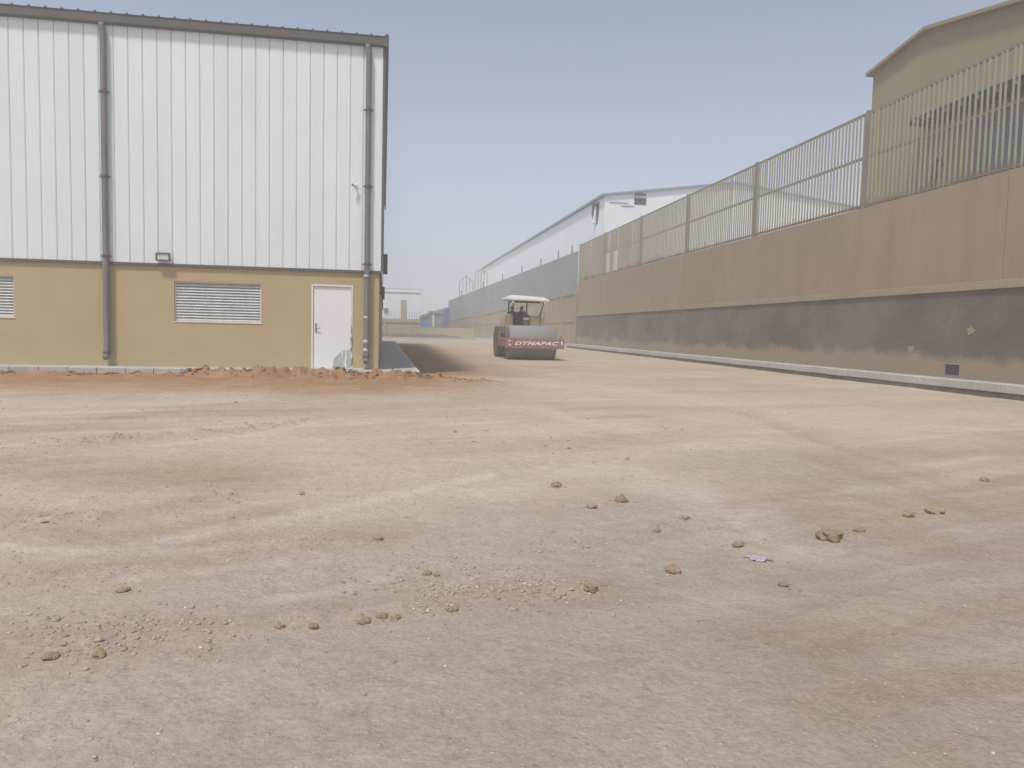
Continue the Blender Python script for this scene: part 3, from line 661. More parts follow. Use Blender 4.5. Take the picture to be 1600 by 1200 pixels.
# ------------------------------------------------------------------ mustard building, top right
def mustard():
    w = thing('mustard_building', 'mustard rendered hall with low gable rising behind the picket fence', 'building')
    X, Yf, Yr, Yn, Zf, Zr, Zn = 22.0, 32.95, 29.35, 17.0, 13.40, 14.02, 11.9
    D = 14.0
    fr = [(Yf, 0), (Yf, Zf), (Yr, Zr), (Yn, Zn), (Yn, 0)]
    MB().add([(X, a, b) for a, b in fr] + [(X + D, a, b) for a, b in fr], [(0, 1, 2, 3, 4), (9, 8, 7, 6, 5), (0, 5, 6, 1), (3, 8, 9, 4)]).build('wall', 'yellow_wall', w)
    rf = MB()
    for (a, za), (b, zb) in (((Yf + .25, Zf - .05), (Yr, Zr)), ((Yr, Zr), (Yn - .3, Zn - .05))):
        rf.hexa([(X - .25, a, za + .01), (X + D, a, za + .01), (X + D, b, zb + .01), (X - .25, b, zb + .01), (X - .25, a, za + .15), (X + D, a, za + .15), (X + D, b, zb + .15), (X - .25, b, zb + .15)])
    rf.build('roof', 'yellow_wall', w)
    aw = MB().hexa([(X - 1.0, 29.2, 10.25), (X, 29.2, 10.6), (X, 18, 10.6), (X - 1.0, 18, 10.25), (X - 1.0, 29.2, 10.33), (X, 29.2, 10.75), (X, 18, 10.75), (X - 1.0, 18, 10.33)]).build('awning', 'awning', w)
    br = MB().box(X - .98, X - .003, -.03, .03, 10.02, 10.24).mesh('awning_rib', 'shutter')
    y = 29.0
    while y > 18.2: link('awning_rib', br, aw, loc=(0, y, 0)); y -= .42
    sh = MB().box(X - .06, X - .003, 18.5, 26.45, 0, 9.6).build('shutter', 'shutter', w)
    z = 4.0
    sl = MB().box(X - .085, X - .061, 18.55, 26.4, 0, .17).mesh('shutter_slat', 'shutter')
    while z < 9.4: link('shutter_slat', sl, sh, loc=(0, 0, z)); z += .2
mustard()

# ------------------------------------------------------------------ frames above the far wall
def portal_frame(label, y, x0, x1, z0, z1, arch):
    t = thing('portal_frame', label, 'frame', (x0, y, 0), 0, 'bare steel frames above the far wall')
    for x in np.linspace(0, x1 - x0, 3):
        MB().tube([(x, 0, 0), (x, 0, z1 - (.0 if abs(x - (x1 - x0) / 2) < .1 else arch))], .05, 6).build('post', 'rack', t)
    m = (x1 - x0) / 2
    MB().tube([(0, 0, z1 - arch), (m, 0, z1), (x1 - x0, 0, z1 - arch)], .05, 6).build('rafter', 'rack', t)
    for x in (m * .5, m * 1.5): MB().tube([(x, 0, 0), (x, 0, z1 - arch / 2)], .035, 6).build('post', 'rack', t)
portal_frame('lower bare steel frame nearest the blue roof, above the far wall', 112, 10.75, 12.7, 5, 9.1, .9)
portal_frame('taller bare steel frame against the end of the white warehouse', 110, 12.75, 14.5, 6, 9.95, .55)

# ------------------------------------------------------------------ end of the road
def road_end():
    t = thing('garden_wall', 'low cream wall with railing across the end of the road', 'wall')
    MB().box(-14, 4.65, 100, 100.25, -.3, 2.05).build('wall_panel', 'cream', t)
    MB().box(-14, 4.68, 99.93, 100.32, 2.052, 2.5).build('coping', 'cream', t)
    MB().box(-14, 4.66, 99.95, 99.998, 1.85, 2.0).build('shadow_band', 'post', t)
    MB().box(4.68, 11.6, 100.02, 100.27, -.3, 1.45).build('wall_panel', 'cream', t)
    for x in (-.1, 3.3): MB().box(x, x + .35, 99.9, 99.998, -.3, 1.85).build('pilaster', 'cream', t)
    pk = MB().box(-.02, .02, -.02, .02, 2.5, 3.45).mesh('picket', 'rack')
    for k in range(40): link('picket', pk, t, loc=(-8 + k * .32, 100.12, 0))
    b = thing('white_shed', 'pale white shed with a cream pilaster beyond the low cream wall', 'building')
    MB().box(-12, 4.95, 108, 122, 0, 6.75).build('wall', 'wh_white', b)
    MB().hexa([(-12, 107.96, 6.752), (5.0, 107.96, 6.752), (5.0, 122, 7.2), (-12, 122, 7.2), (-12, 107.96, 6.82), (5.0, 107.96, 6.82), (5.0, 122, 7.3), (-12, 122, 7.3)]).build('roof', 'wh_white', b)
    MB().box(-12, 5.0, 107.95, 107.998, 6.1, 6.24).build('eaves_band', 'sheet', b)
    MB().box(2.25, 2.95, 107.8, 107.998, 0, 5.2).build('pilaster', 'cream', b)
    MB().box(-.05, .5, 107.85, 107.998, 3.4, 4.0).build('air_unit', 'post', b)
    s = thing('blue_roof_shed', 'blue sheet roofed shed rising to the right at the road end', 'shed')
    MB().hexa([(4.8, 106, 2.75), (8.9, 104.4, 4.15), (8.9, 112, 4.35), (4.8, 112, 2.95), (4.8, 106, 2.85), (8.9, 104.4, 4.28), (8.9, 112, 4.48), (4.8, 112, 3.05)]).build('roof', 'blue', s)
    MB().hexa([(4.85, 106.2, .6), (8.85, 104.6, .6), (8.85, 104.8, .6), (4.85, 106.4, .6), (4.85, 106.2, 2.74), (8.85, 104.6, 4.13), (8.85, 104.8, 4.13), (4.85, 106.4, 2.74)]).build('wall', 'blue', s)
    for x, y in ((8.0, 104.3), (8.6, 104.2)): MB().box(x, x + .12, y, y + .12, 0, 4.0).build('post', 'rack', s)
    k = thing('gate_kiosk', 'small grey brown kiosk in front of the blue roofed shed', 'kiosk')
    MB().box(6.0, 7.55, 102, 103.6, 0, 3.35).build('wall', 'kiosk', k)
    MB().box(5.85, 7.7, 101.85, 103.75, 3.352, 3.65).build('roof', 'ledge', k)
    MB().box(6.25, 6.55, 101.95, 101.998, 1.5, 3.2).build('window', 'lens', k)
    # bank of dark spoil before the cross wall
    xs = np.linspace(-6, 11, 86); vs = []; fs = []
    prof = [(0, 0), (.5, .55), (1.1, .9), (1.9, .8), (2.4, .2)]
    for i, x in enumerate(xs):
        kx = .75 + .5 * fbm(np.array([x * .8]), np.array([3.0]), 3, 5)[0]
        for a, z in prof: vs.append((x, 96.6 + a + .02 * x, -.1 + z * .78 * kx * sstep(11, 8, x) * (1 + .25 * random.uniform(-1, 1))))
    n = len(prof)
    for i in range(len(xs) - 1):
        for j in range(n - 1): fs.append((i * n + j, i * n + j + 1, (i + 1) * n + j + 1, (i + 1) * n + j))
    o = MB().add(vs, fs).build('earth_bank', 'bank', None, smooth=True); struct(o)
    o = MB().box(-8, 13, 94.6, 95.0, -.2, .2).build('cross_kerb', 'concrete'); struct(o)
road_end()

# ------------------------------------------------------------------ road roller
ROLLER = (6.60, 34.45)
def text_mesh(txt, size, shear=0.0, bold=0.0):
    c = bpy.data.curves.new('lettering', 'FONT'); c.body = txt; c.size = size; c.shear = shear; c.offset = bold; c.extrude = .004
    c.align_x = 'CENTER'; c.align_y = 'CENTER'; c.resolution_u = 3; c.space_character = 1.12
    o = bpy.data.objects.new('tmp', c); COL.objects.link(o)
    me = bpy.data.meshes.new_from_object(o.evaluated_get(bpy.context.evaluated_depsgraph_get()))
    bpy.data.objects.remove(o); return me
def roller():
    gz = float(height(np.array([ROLLER[0]]), np.array([ROLLER[1]]))[0])
    r = thing('road_roller', 'single drum road roller with red front beam and white canopy on the earth road', 'road roller', (ROLLER[0], ROLLER[1], gz - .01), 0.0)
    # drum
    prof = [(-1.07, .60), (-1.07, .74), (-1.05, .775), (1.05, .775), (1.07, .74), (1.07, .60)]
    d = MB().lathe_x(prof, 0, 0, .775, 64).build('drum', 'drum', r)
    for p in d.data.polygons: p.use_smooth = len(p.vertices) == 4
    for s in (-1, 1): MB().lathe_x([(s * 1.071, .30), (s * 1.12, .28)], 0, 0, .775, 24).build('hub', 'roller_dark', d)
    # frame
    fr = MB().hexa([(-1.32, -1.12, .53), (1.32, -1.12, .53), (1.32, -.90, .53), (-1.32, -.90, .53), (-1.32, -1.06, .98), (1.32, -1.06, .98), (1.32, -.90, .98), (-1.32, -.90, .98)]).build('front_beam', 'roller_red', r, bevel=.02)
    for s in (-1, 1):
        MB().box(min(s * 1.14, s * 1.31), max(s * 1.14, s * 1.31), -.898, 1.15, .58, .95).build('side_beam', 'roller_red', r, bevel=.015)
        MB().box(min(s * 1.05, s * 1.16), max(s * 1.05, s * 1.16), -.02, .02, .5, 1.0).build('bearing_plate', 'roller_dark', r)
    MB().box(-1.31, 1.31, 1.152, 1.40, .55, 1.0).build('rear_beam', 'roller_red', r, bevel=.02)
    MB().box(-1.05, 1.05, -.86, -.82, .62, .90).build('scraper', 'roller_dark', r)
    tm = text_mesh('DYNAPAC', .34, .35, .012); tm.materials.append(M['decal'])
    t = link('lettering', tm, fr, loc=(.03, -1.095, .755)); t.rotation_euler = (math.radians(90 - 7.6), 0, 0); t.scale = (1.12, .66, 1)
    for x, z, w, h in ((-1.14, .86, .10, .07), (-1.14, .69, .10, .07), (1.21, .745, .08, .26)):
        MB().box(x - w / 2, x + w / 2, -1.125 + (z - .53) * .133, -1.085 + (z - .53) * .133, z - h / 2, z + h / 2).build('reflector', 'decal', fr)
    for s in (-1, 1): MB().box(s * 1.19 - .05, s * 1.19 + .05, -1.0, -.92, .98, 1.10).build('lifting_lug', 'roller_red', fr)
    # hitch and rear tractor
    MB().box(-.30, .30, 1.40, 1.95, .55, 1.0).tube([(0, 1.68, .4), (0, 1.68, 1.15)], .14, 14).build('hitch', 'roller_dark', r)
    MB().box(-.62, .62, 1.95, 4.6, .62, 1.1).build('chassis', 'roller_yellow', r, bevel=.03)
    MB().hexa([(-.62, 3.0, 1.1), (.62, 3.0, 1.1), (.58, 4.7, 1.1), (-.58, 4.7, 1.1), (-.60, 3.0, 1.72), (.60, 3.0, 1.72), (.5, 4.6, 1.58), (-.5, 4.6, 1.58)]).build('engine_hood', 'roller_yellow', r, bevel=.05)
    MB().box(-1.0, 1.0, 1.75, 3.0, 1.1, 1.18).build('platform', 'roller_dark', r, bevel=.01)
    MB().box(-.86, -.54, 1.8, 2.3, 1.18, 2.10).build('side_panel', 'roller_yellow', r, bevel=.05)
    MB().box(.30, .78, 1.8, 2.4, 1.18, 2.04).build('side_panel', 'roller_yellow', r, bevel=.04)
    MB().box(.80, .98, 1.8, 2.5, 1.18, 1.95).box(.81, .97, 1.77, 1.80, 1.3, 1.5).build('tool_box', 'roller_yellow', r, bevel=.03)
    c = MB().hexa([(-.05, 1.78, 1.18), (.28, 1.78, 1.18), (.28, 2.1, 1.18), (-.05, 2.1, 1.18), (-.05, 1.82, 2.0), (.28, 1.82, 2.0), (.28, 2.1, 2.1), (-.05, 2.1, 2.1)]).build('console', 'roller_dark', r, bevel=.02)
    tm2 = text_mesh('HBC', .14, 0, .008); tm2.materials.append(M['decal'])
    t2 = link('plate_lettering', tm2, c, loc=(.115, 1.803, 1.88)); t2.rotation_euler = (math.radians(90 - 2.8), 0, 0)
    # steering wheel and column
    MB().tube([(-.12, 2.1, 1.7), (-.15, 2.28, 1.98)], .03, 8).build('steering_column', 'roller_dark', r)
    ring = [(-.15 + .19 * math.cos(a), 2.28 + .15 * math.sin(a), 2.0 - .07 * math.sin(a)) for a in np.linspace(0, 2 * math.pi, 21)]
    MB().tube(ring, .016, 6, cap=False).build('steering_wheel', 'roller_dark', r)
    MB().box(-.80, .15, 2.45, 2.95, 1.18, 1.54).hexa([(-.45, 2.9, 1.56), (.15, 2.9, 1.56), (.15, 3.0, 1.56), (-.45, 3.0, 1.56), (-.42, 2.98, 2.1), (.12, 2.98, 2.1), (.12, 3.06, 2.1), (-.42, 3.06, 2.1)]).build('seat', 'roller_dark', r, bevel=.03)
    # wheels
    for s in (-1, 1):
        cx = s * .93
        wh = thing0('wheel', r)
        pr = [(-.24, .40), (-.27, .52), (-.25, .68), (-.17, .735), (.17, .735), (.25, .68), (.27, .52), (.24, .40)]
        ty = MB().lathe_x(pr, cx, 3.1, .75, 40)
        for k in range(20):
            a = 2 * math.pi * k / 20
            for sd in (-1, 1):
                a2 = a + (math.pi / 20 if sd > 0 else 0); a3 = a2 + .22
                P = lambda x, rr, an: (cx + x, 3.1 + rr * math.cos(an), .75 + rr * math.sin(an))
                ty.hexa([P(0, .72, a2), P(sd * .26, .68, a3), P(sd * .26, .68, a3 + .11), P(0, .72, a2 + .11), P(0, .775, a2), P(sd * .255, .745, a3), P(sd * .255, .745, a3 + .10), P(0, .775, a2 + .10)])
        ty.build('tyre', 'rubber', wh)
        MB().lathe_x([(s * .20, .40), (s * .22, .38), (s * .12, .30), (s * .14, .12), (s * .20, .10)], cx, 3.1, .75, 24).build('rim', 'roller_yellow', wh)
    # canopy on four posts
    for (x, y, xt) in ((-.55, 1.86, -.52), (.34, 3.0, .34), (.78, 1.9, .98), (-.56, 3.0, -.56)):
        MB().tube([(x, y, 1.18), (x, y, 2.05), (xt, y, 2.72)], .032, 8).build('canopy_post', 'roller_dark', r)
    MB().box(-.6, 1.0, 1.83, 1.89, 2.68, 2.74).box(-.6, 1.0, 2.96, 3.02, 2.68, 2.74).build('canopy_rail', 'roller_dark', r)
    vs = [(-.92, 1.45, 2.745), (1.16, 1.45, 2.70), (1.16, 3.3, 2.72), (-.92, 3.3, 2.765), (-.90, 1.47, 2.85), (1.13, 1.47, 2.79), (1.13, 3.28, 2.81), (-.90, 3.28, 2.87), (-.55, 1.75, 3.0), (.95, 1.75, 2.92), (.95, 3.0, 2.94), (-.55, 3.0, 3.02)]
    MB().add(vs, [(3, 2, 1, 0), (8, 9, 10, 11)] + [(i, (i + 1) % 4, (i + 1) % 4 + 4, i + 4) for i in range(4)] + [(i + 4, (i + 1) % 4 + 4, (i + 1) % 4 + 8, i + 8) for i in range(4)]).build('canopy', 'canopy', r, bevel=.02)
    for x in (-.62, .92):
        l = MB().tube([(x, 1.50, 2.66), (x, 1.40, 2.66)], [.055, .075], 12).box(x - .015, x + .015, 1.46, 1.52, 2.66, 2.75).build('work_light', 'roller_dark', r)
        MB().tube([(x, 1.401, 2.66), (x, 1.392, 2.66)], .062, 12).build('glass', 'lens', l)
    for s, x in ((-1, -.22), (1, .2), (1, .27)):
        MB().tube([(x, 1.15, .9), (x + .05 * s, 1.35, 1.16), (x + .08 * s, 1.7, 1.2), (x, 2.0, 1.0)], .022, 8).build('hose', 'roller_dark', r, smooth=True)
    for z in (.45, .78): MB().box(-1.0, -.70, 1.78, 1.98, z, z + .04).build('step', 'roller_dark', r)
    MB().tube([(-.98, 1.8, 1.18), (-1.0, 1.8, 1.9), (-1.0, 2.5, 1.9), (-.98, 2.5, 1.18)], .018, 6).build('handrail', 'roller_yellow', r)
    MB().tube([(.40, 3.9, 1.6), (.40, 3.9, 2.25), (.40, 3.97, 2.34)], .045, 10).build('exhaust', 'roller_dark', r)
    # handrail
    MB().tube([(.98, 1.8, 1.95), (1.0, 1.8, 2.15), (1.0, 2.6, 2.15), (.98, 2.6, 1.95)], .018, 6).build('handrail', 'roller_yellow', r)
    return gz
RZ = roller()

# ------------------------------------------------------------------ the two people on the roller
def person(label, origin, sitting, lean, turn, arms):
    t = thing('person', label, 'person', origin, turn)
    J = {}
    V = []; E = []; R = []
    def jv(name, p, r, link_to=None):
        J[name] = len(V); V.append(p); R.append(r)
        if link_to: E.append((J[link_to], J[name]))
    hip = .0
    jv('pelvis', (0, 0, .06), (.155, .12))
    jv('waist', (lean * .08, -.02, .26), (.145, .11), 'pelvis')
    jv('chest', (lean * .22, -.05, .46), (.17, .125), 'waist')
    jv('neck0', (lean * .28, -.06, .58), (.10, .085), 'chest')
    jv('neck', (lean * .31, -.07, .64), (.055, .055), 'neck0')
    for s, nm in ((-1, 'l'), (1, 'r')):
        jv('sh' + nm, (lean * .26 + s * .20, -.05, .54), (.075, .075), 'neck0')
        el, wr = arms[nm]
        jv('el' + nm, el, (.052, .052), 'sh' + nm); jv('wr' + nm, wr, (.036, .036), 'el' + nm)
        jv('hj' + nm, (s * .10, -.02, 0), (.105, .10), 'pelvis')
        if sitting:
            jv('kn' + nm, (s * .15, -.44, .03), (.07, .07), 'hj' + nm); jv('an' + nm, (s * .15, -.48, -.36), (.048, .048), 'kn' + nm); jv('to' + nm, (s * .16, -.64, -.40), (.045, .035), 'an' + nm)
        else:
            jv('kn' + nm, (s * .11, -.04, -.40), (.068, .068), 'hj' + nm); jv('an' + nm, (s * .12, .02, -.80), (.046, .046), 'kn' + nm); jv('to' + nm, (s * .13, -.15, -.85), (.045, .035), 'an' + nm)
    me = bpy.data.meshes.new('body'); me.from_pydata(V, E, []); me.materials.append(M['overalls'])
    o = bpy.data.objects.new('body', me); COL.objects.link(o); o.parent = t
    sk = o.modifiers.new('skin', 'SKIN'); sk.use_smooth_shade = True
    for i, rr in enumerate(R):
        me.skin_vertices[0].data[i].radius = rr; me.skin_vertices[0].data[i].use_root = (i == 0)
    sb = o.modifiers.new('sub', 'SUBSURF'); sb.levels = 1; sb.render_levels = 2
    # head with face
    hx, hy, hz = V[J['neck']]
    bm = bmesh.new(); bmesh.ops.create_uvsphere(bm, u_segments=24, v_segments=16, radius=1)
    for v in bm.verts:
        x, y, z = v.co
        w = .078 * (1 - .22 * max(0, -z) ** 1.5); dd = .098
        yy = y * dd * (1 - .10 * max(0, -z))
        if y < 0:
            nose = math.exp(-((x / .16) ** 2) - ((z + .12) / .22) ** 2); yy -= .026 * nose
            for ex in (-.36, .36): yy += .012 * math.exp(-(((x - ex) / .17) ** 2) - ((z - .10) / .13) ** 2)
            yy += .006 * math.exp(-((x / .3) ** 2) - ((z + .45) / .06) ** 2); yy -= .010 * math.exp(-((x / .28) ** 2) - ((z + .78) / .16) ** 2)
        xx = x * w
        for ex in (-1, 1): xx += ex * .016 * math.exp(-((x - ex) / .14) ** 2 - (y / .16) ** 2 - (z / .24) ** 2)
        v.co = (hx + xx + lean * .03, hy - .02 + yy, hz + .12 + z * .122)
    me = bpy.data.meshes.new('head'); bm.to_mesh(me); bm.free(); me.materials.append(M['skin']); h = link('head', me, t, smooth=True)
    for s in (-1, 1):
        bm = bmesh.new(); bmesh.ops.create_icosphere(bm, subdivisions=2, radius=.013, matrix=Matrix.Translation((hx + lean * .03 + s * .029, hy - .102, hz + .132)))
        m2 = bpy.data.meshes.new('eye'); bm.to_mesh(m2); bm.free(); m2.materials.append(M['dark']); link('eye', m2, h, smooth=True)
    bm = bmesh.new(); bmesh.ops.create_uvsphere(bm, u_segments=24, v_segments=14, radius=1)
    for v in bm.verts:
        x, y, z = v.co; low = -.05 if y > -.2 else .42
        z2 = max(z, low if y < .3 else -.7)
        v.co = (hx + lean * .03 + x * .089 * (1 + .05 * math.sin(9 * z)), hy - .012 + y * .108, hz + .125 + z2 * .138)
    me = bpy.data.meshes.new('head_wrap'); bm.to_mesh(me); bm.free(); me.materials.append(M['hair']); link('head_wrap', me, t, smooth=True)
    # hands: palm and five fingers
    for s, nm in ((-1, 'l'), (1, 'r')):
        wv = Vector(V[J['wr' + nm]]); ev = Vector(V[J['el' + nm]]); d = (wv - ev).normalized()
        sidev = d.cross(Vector((0, 0, 1))); sidev = sidev.normalized() if sidev.length > .1 else Vector((1, 0, 0)); up = sidev.cross(d)
        hd = MB(); hd.tube([wv - d * .02, wv + d * .04, wv + d * .09], [.028, .040, .036], 8)
        for k in range(4):
            b0 = wv + d * .085 + sidev * (.028 - .0187 * k); L = (.030, .035, .033, .025)[k]
            hd.tube([b0, b0 + d * L, b0 + d * L * 1.4 - up * L * .7, b0 + d * L * .9 - up * L * 1.5], [.0095, .009, .008, .007], 6)
        b0 = wv + d * .03 + sidev * .032
        hd.tube([b0, b0 + sidev * .022 + d * .022, b0 + sidev * .022 + d * .045 - up * .02], [.011, .010, .008], 6)
        hd.build('hand', 'skin', t, smooth=True)
    return t
bx, by = ROLLER
person('driver in dark clothes leaning on the roller seat under the white canopy', (bx - .12, by + 2.62, RZ + 1.60), True, .35, 0,
       {'l': ((-.20, -.22, .34), (-.18, -.40, .47)), 'r': ((.42, -.08, .26), (.34, -.30, .20))})
person('second person in dark clothes seated left of the driver on the roller', (bx - .52, by + 2.58, RZ + 1.60), True, .10, .18,
       {'l': ((-.27, -.10, .26), (-.20, -.34, .16)), 'r': ((.26, -.12, .28), (.16, -.36, .18))})

# ------------------------------------------------------------------ loose clods and stones
def clod_mesh(seed, sub=4):
    rg = np.random.default_rng(seed)
    bm = bmesh.new(); bmesh.ops.create_icosphere(bm, subdivisions=sub, radius=1)
    o = rg.uniform(0, 50, 3); ph = rg.normal(size=(5, 3)); cut = rg.uniform(.62, .9, 5)
    ph /= np.linalg.norm(ph, axis=1)[:, None]
    for v in bm.verts:
        p = np.array(v.co)
        for a, c in zip(ph, cut):                     # broken facets
            dd = p @ a - c
            if dd > 0: p = p - a * dd * .85
        n = fbm(np.array([p[0] * 2.3 + o[0] + p[2]]), np.array([p[1] * 2.3 + o[1] - p[2]]), 3, seed)[0] - .5
        n2 = fbm(np.array([p[0] * 7 + o[0] + 3 * p[2]]), np.array([p[1] * 7 + o[1] - 4 * p[2]]), 3, seed + 9)[0] - .5
        v.co = p * (1 + .75 * n + .45 * n2)
    me = bpy.data.meshes.new('clod'); bm.to_mesh(me); bm.free(); return me
VAR = [clod_mesh(s) for s in range(100, 107)]
for me in VAR: me.materials.append(M['clod'])
CLODS = [  # photo pixel of the foot, width and height in photo pixels, label
    (1297, 842, 34, 20, 'largest ochre brown earth clod, lying alone toward the right'),
    (971, 784, 21, 15, 'crumbling brown clod with spilled dirt, furthest back of the middle trio to the right'),
    (869, 761, 15, 12, 'roundish tan clod furthest back, left of the crumbling one'),
    (925, 794, 15, 10, 'flat brown clod just below and between the two rear clods'),
    (1070, 811, 13, 8, 'small dark clod on the scraped strip right of the crumbling clod'),
    (1027, 831, 11, 8, 'small brown lump on the scraped strip, left of the dark clod'),
    (1051, 894, 24, 16, 'rounded reddish clod left of the lilac plastic film'),
    (924, 918, 21, 15, 'rounded brown clod alone on grey hardcore, nearest in the middle'),
    (1225, 915, 18, 9, 'low dark clod below the lilac plastic film'),
    (1155, 852, 19, 7, 'thin flat clod above the lilac plastic film'),
    (490, 981, 15, 12, 'upright little clod left of the row along the loose ridge'),
    (570, 972, 19, 9, 'flat pale clod, leftmost of three in the row along the loose ridge'),
    (598, 963, 17, 10, 'pale domed clod, middle of three in the row along the loose ridge'),
    (619, 966, 15, 9, 'darker clod, rightmost of three in the row along the loose ridge'),
    (437, 977, 16, 9, 'brown clod at the left end of the loose ridge row, beside a crack'),
    (155, 1024, 20, 15, 'dark clod at the foot of the loose ridge, lower left'),
    (78, 1020, 21, 9, 'long low clod near the left edge, left of the dark clod'),
    (193, 924, 17, 8, 'single flat dark clod on smooth soil, left, above the loose ridge'),
    (707, 952, 19, 9, 'curved brown clod at the near edge of the gravel patch'),
    (668, 898, 15, 10, 'dark clod at the top of the gravel patch'),
    (682, 899, 11, 7, 'small clod touching the dark one at the top of the gravel patch'),
    (591, 843, 17, 8, 'loose brown crumb heap on pale soil above the gravel patch'),
    (472, 773, 9, 7, 'tiny clod on its own in the pale soil, left of centre'),
    (1420, 807, 15, 11, 'brown clod right of the largest clod at the end of its trail'),
    (1462, 801, 21, 7, 'flat clod furthest right on the trail from the largest clod'),
    (1342, 830, 16, 6, 'flat sliver of earth just right of the largest clod'),
    (1538, 751, 12, 8, 'small dark clod near the right edge on wheel marks'),
    (711, 676, 6, 5, 'dark pebble alone in the smooth soil in front of the warehouse corner'),
    (889, 701, 6, 4, 'dark pebble alone on smooth soil in front of the roller'),
]
for i, (px, py, wp, hp, lab) in enumerate(CLODS):
    x, y = ground_at(px, py); z = float(height(np.array([x]), np.array([y]))[0])
    x, y = ground_at(px, py, z); z = float(height(np.array([x]), np.array([y]))[0])
    k = math.hypot(x, y) / F_PX
    o = link('earth_clod', VAR[i % len(VAR)], None, smooth=True, loc=(x, y, z + hp * k * .17))
    o.scale = (wp * k * .53, wp * k * .44, max(hp * k * .56, wp * k * .26)); o.rotation_euler = (0, 0, random.uniform(-.6, .6))
    tag(o, lab, 'clod', 'loose clods on the earth road')

def scatter(name, label, pts, sizes, tints, mat, seed, flat=.65):
    """many tiny broken stones joined into one mesh"""
    rg = np.random.default_rng(seed)
    bm = bmesh.new(); bmesh.ops.create_icosphere(bm, subdivisions=1, radius=1)
    bv = np.array([v.co[:] for v in bm.verts]); bf = np.array([[v.index for v in f.verts] for f in bm.faces]); bm.free()
    n = len(pts); nv = len(bv)
    base = bv[None] * (1 + rg.uniform(-.38, .25, (n, nv, 1)))
    sc3 = np.stack([rg.uniform(.7, 1.3, n), rg.uniform(.7, 1.3, n), rg.uniform(.4, 1.0, n) * flat], -1)[:, None] * sizes[:, None, None]
    base = base * sc3; a = rg.uniform(0, 6.28, n); ca, sa = np.cos(a)[:, None], np.sin(a)[:, None]
    xy = np.stack([base[..., 0] * ca - base[..., 1] * sa, base[..., 0] * sa + base[..., 1] * ca, base[..., 2]], -1)
    hz = height(pts[:, 0], pts[:, 1]) + sizes * flat * .18
    co = xy + np.concatenate([pts, hz[:, None]], 1)[:, None]
    f = (bf[None] + (np.arange(n) * nv)[:, None, None]).reshape(-1, 3)
    me = bpy.data.meshes.new(name); me.vertices.add(n * nv); me.vertices.foreach_set('co', co.ravel())
    me.loops.add(f.size); me.loops.foreach_set('vertex_index', f.ravel().astype(np.int32))
    me.polygons.add(len(f)); me.polygons.foreach_set('loop_start', (np.arange(len(f)) * 3).astype(np.int32)); me.update(calc_edges=True)
    at = me.attributes.new('tint', 'FLOAT', 'POINT'); at.data.foreach_set('value', np.repeat(tints, nv).astype(np.float32))
    me.materials.append(M[mat]); o = link(name, me)
    return tag(o, label, name.replace('_', ' '), kind='stuff')
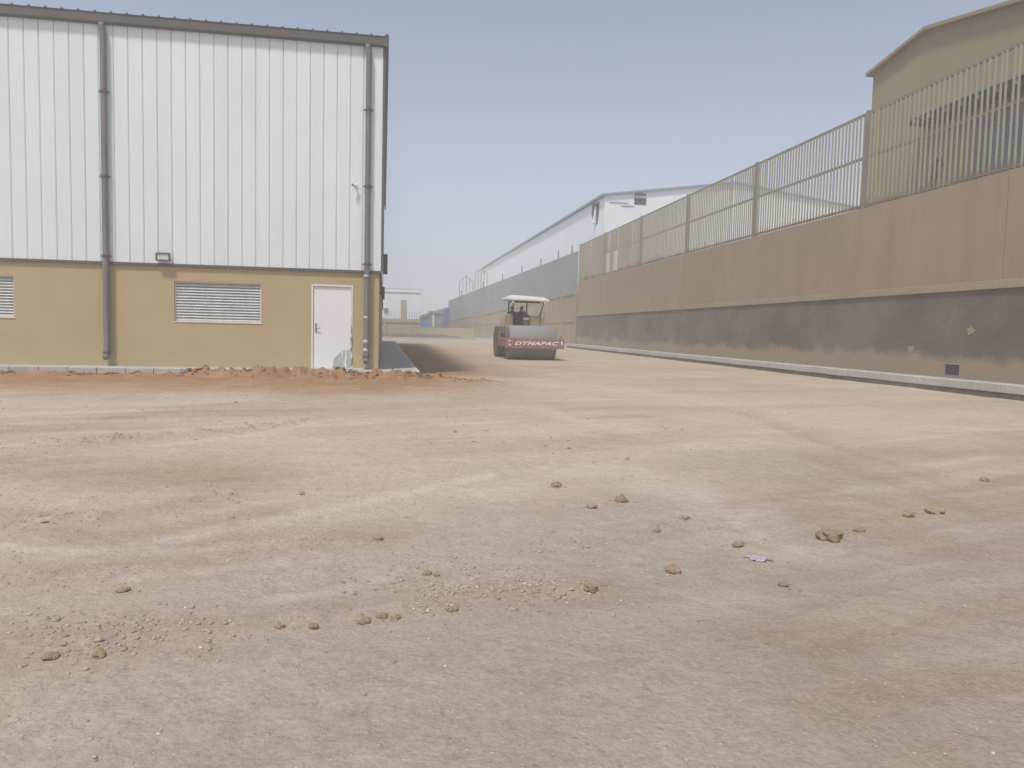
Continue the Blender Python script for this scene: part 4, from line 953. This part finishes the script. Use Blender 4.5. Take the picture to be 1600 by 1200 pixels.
def gravel():
    P = []; S = []
    for k, n, wd, s0, s1 in ((0, 800, .11, .004, .020), (3, 600, .18, .004, .018), (4, 420, .20, .004, .016), (1, 500, .14, .006, .022), (2, 300, .14, .005, .020), (12, 200, .12, .004, .012), (13, 200, .12, .004, .012)):
        pts = RIDGES[k][0]; L = [math.hypot(b[0] - a[0], b[1] - a[1]) for a, b in zip(pts[:-1], pts[1:])]; cum = np.cumsum([0] + L)
        u = rng.uniform(0, cum[-1], n); clump = vnoise(u * 3.0, u * 0 + k, 5) > .35; u = u[clump]
        x = np.interp(u, cum, [p[0] for p in pts]) + rng.normal(0, wd, len(u)); y = np.interp(u, cum, [p[1] for p in pts]) + rng.normal(0, wd, len(u))
        P.append(np.stack([x, y], -1)); S.append(s0 + (s1 - s0) * rng.power(.45, len(u)) ** 1.0 * rng.uniform(.2, 1, len(u)))
    # gravel patch in the middle foreground
    q = np.array([ground_at(a, b) for a, b in zip(rng.normal(740, 95, 900), rng.normal(925, 22, 900))]); q = q[fbm(q[:, 0] * 4, q[:, 1] * 4, 3, 7) > .46]; P.append(q); S.append(.003 + .013 * rng.power(.5, len(q)))
    q = np.array([ground_at(a, b) for a, b in zip(rng.normal(170, 110, 260), rng.normal(985, 20, 260))]); q = q[fbm(q[:, 0] * 4, q[:, 1] * 4, 3, 7) > .48]; P.append(q); S.append(.003 + .013 * rng.power(.5, len(q)))
    # crumbs broken off the larger clods
    for px, py, wp, hp, lab in CLODS:
        cx, cy = ground_at(px, py); k = math.hypot(cx, cy) / F_PX * wp; m = 60 if 'crumbling' in lab or 'crumb heap' in lab else 22
        P.append(np.stack([cx + rng.normal(0, k * .9, m), cy + rng.normal(0, k * .8, m)], -1)); S.append(k * (.02 + .14 * rng.power(.4, m)))
    # fine crumbs in drifts over the near ground
    m = 5200; r_ = 2.1 + 6.5 * rng.power(1.3, m); a_ = rng.uniform(-.62, .75, m); q = np.stack([r_ * np.sin(a_), r_ * np.cos(a_)], -1)
    q = q[fbm(q[:, 0] * 1.6, q[:, 1] * 2.2, 4, 27) > .50]; P.append(q); S.append(.0022 + .0075 * rng.power(.4, len(q)))
    # lumps lying about further off
    m = 900; r_ = 5 + 13 * rng.power(1.2, m); a_ = rng.uniform(-.60, .55, m); q = np.stack([r_ * np.sin(a_), r_ * np.cos(a_)], -1)
    q = q[fbm(q[:, 0] * .8, q[:, 1] * 1.1, 3, 17) > .52]; q = q[(q[:, 0] < wall_x(q[:, 1]) - .9)]; P.append(q); S.append(.006 + .026 * rng.power(.35, len(q)))
    # everywhere, thin
    r = 2.1 + 16 * rng.power(1.1, 2600); a = rng.uniform(-.62, .80, 2600); q = np.stack([r * np.sin(a), r * np.cos(a)], -1)
    q = q[(q[:, 1] < KERB_Y - .3) & (q[:, 0] < wall_x(q[:, 1]) - .9)]; P.append(q); S.append(rng.uniform(.003, .009, len(q)) * (1 + .05 * np.hypot(q[:, 0], q[:, 1])))
    P = np.concatenate(P); S = np.concatenate(S); ok = P[:, 1] < KERB_Y - .2; P, S = P[ok], S[ok]
    T = np.clip(rng.normal(.26, .14, len(P)), 0, 1); T[rng.random(len(P)) < .025] = 1.0
    scatter('gravel', 'scattered small stones and crumbs over the earth road', P, S, T, 'stone', 3)
    # broken earth along the kerb
    n = 5200; x = rng.uniform(-13, 3.0, n); y = KERB_Y - .42 - .30 * sstep(.7, 2.6, x) + rng.normal(.05, .20, n)
    w = .6 * vnoise(x * 1.3, x * 0, 8) + .4 * vnoise(x * 5, x * 0, 18) + rng.uniform(-.28, .28, n) > .52; x, y = x[w], np.minimum(y[w], KERB_Y - .07)
    s = .010 + .075 * rng.power(.30, len(x)) * rng.uniform(.2, 1, len(x)) * sstep(3.2, 1.5, x)
    scatter('loose_earth', 'loose red earth clods heaped along the front kerb of the warehouse', np.stack([x, y], -1), s, np.zeros(len(x)), 'red_clod', 9, .95)
gravel()
def film():
    x, y = ground_at(1185, 874); z = float(height(np.array([x]), np.array([y]))[0])
    g = 14; vs = []; fs = []
    for j in range(9):
        for i in range(g):
            u, v = i / (g - 1) - .5, j / 8 - .5
            vs.append((u * .11 + .012 * math.sin(9 * v), v * .11 + .010 * math.sin(11 * u),   .004 + .007 * abs(math.sin(7 * u + 3 * v)) * (1 - 1.4 * abs(u)) + .005 * math.sin(23 * v + 5 * u)))
    for j in range(8):
        for i in range(g - 1): fs.append((j * g + i, j * g + i + 1, (j + 1) * g + i + 1, (j + 1) * g + i))
    o = MB().add(vs, fs).build('plastic_film', 'plastic', None, smooth=True, loc=(x, y, z)); o.rotation_euler.z = .15
    sd = o.modifiers.new('thick', 'SOLIDIFY'); sd.thickness = .0015
    tag(o, 'crumpled scrap of lilac plastic film pressed into the soil', 'litter')
film()

# ------------------------------------------------------------------ dusty air
def haze():
    o = MB().box(-420, 420, -110, 420, -1.2, 17.5).build('haze', None)
    m = bpy.data.materials.new('dusty_air'); m.use_nodes = True; t = m.node_tree; t.nodes.clear()
    out = t.nodes.new('ShaderNodeOutputMaterial'); v = t.nodes.new('ShaderNodeVolumePrincipled')
    v.inputs['Color'].default_value = (0.955, 0.97, 0.99, 1); v.inputs['Density'].default_value = 0.0048; v.inputs['Anisotropy'].default_value = 0.0
    t.links.new(v.outputs[0], out.inputs['Volume']); o.data.materials.append(m)
    tag(o, 'pale dusty haze over the whole yard', 'haze', kind='stuff')
haze()
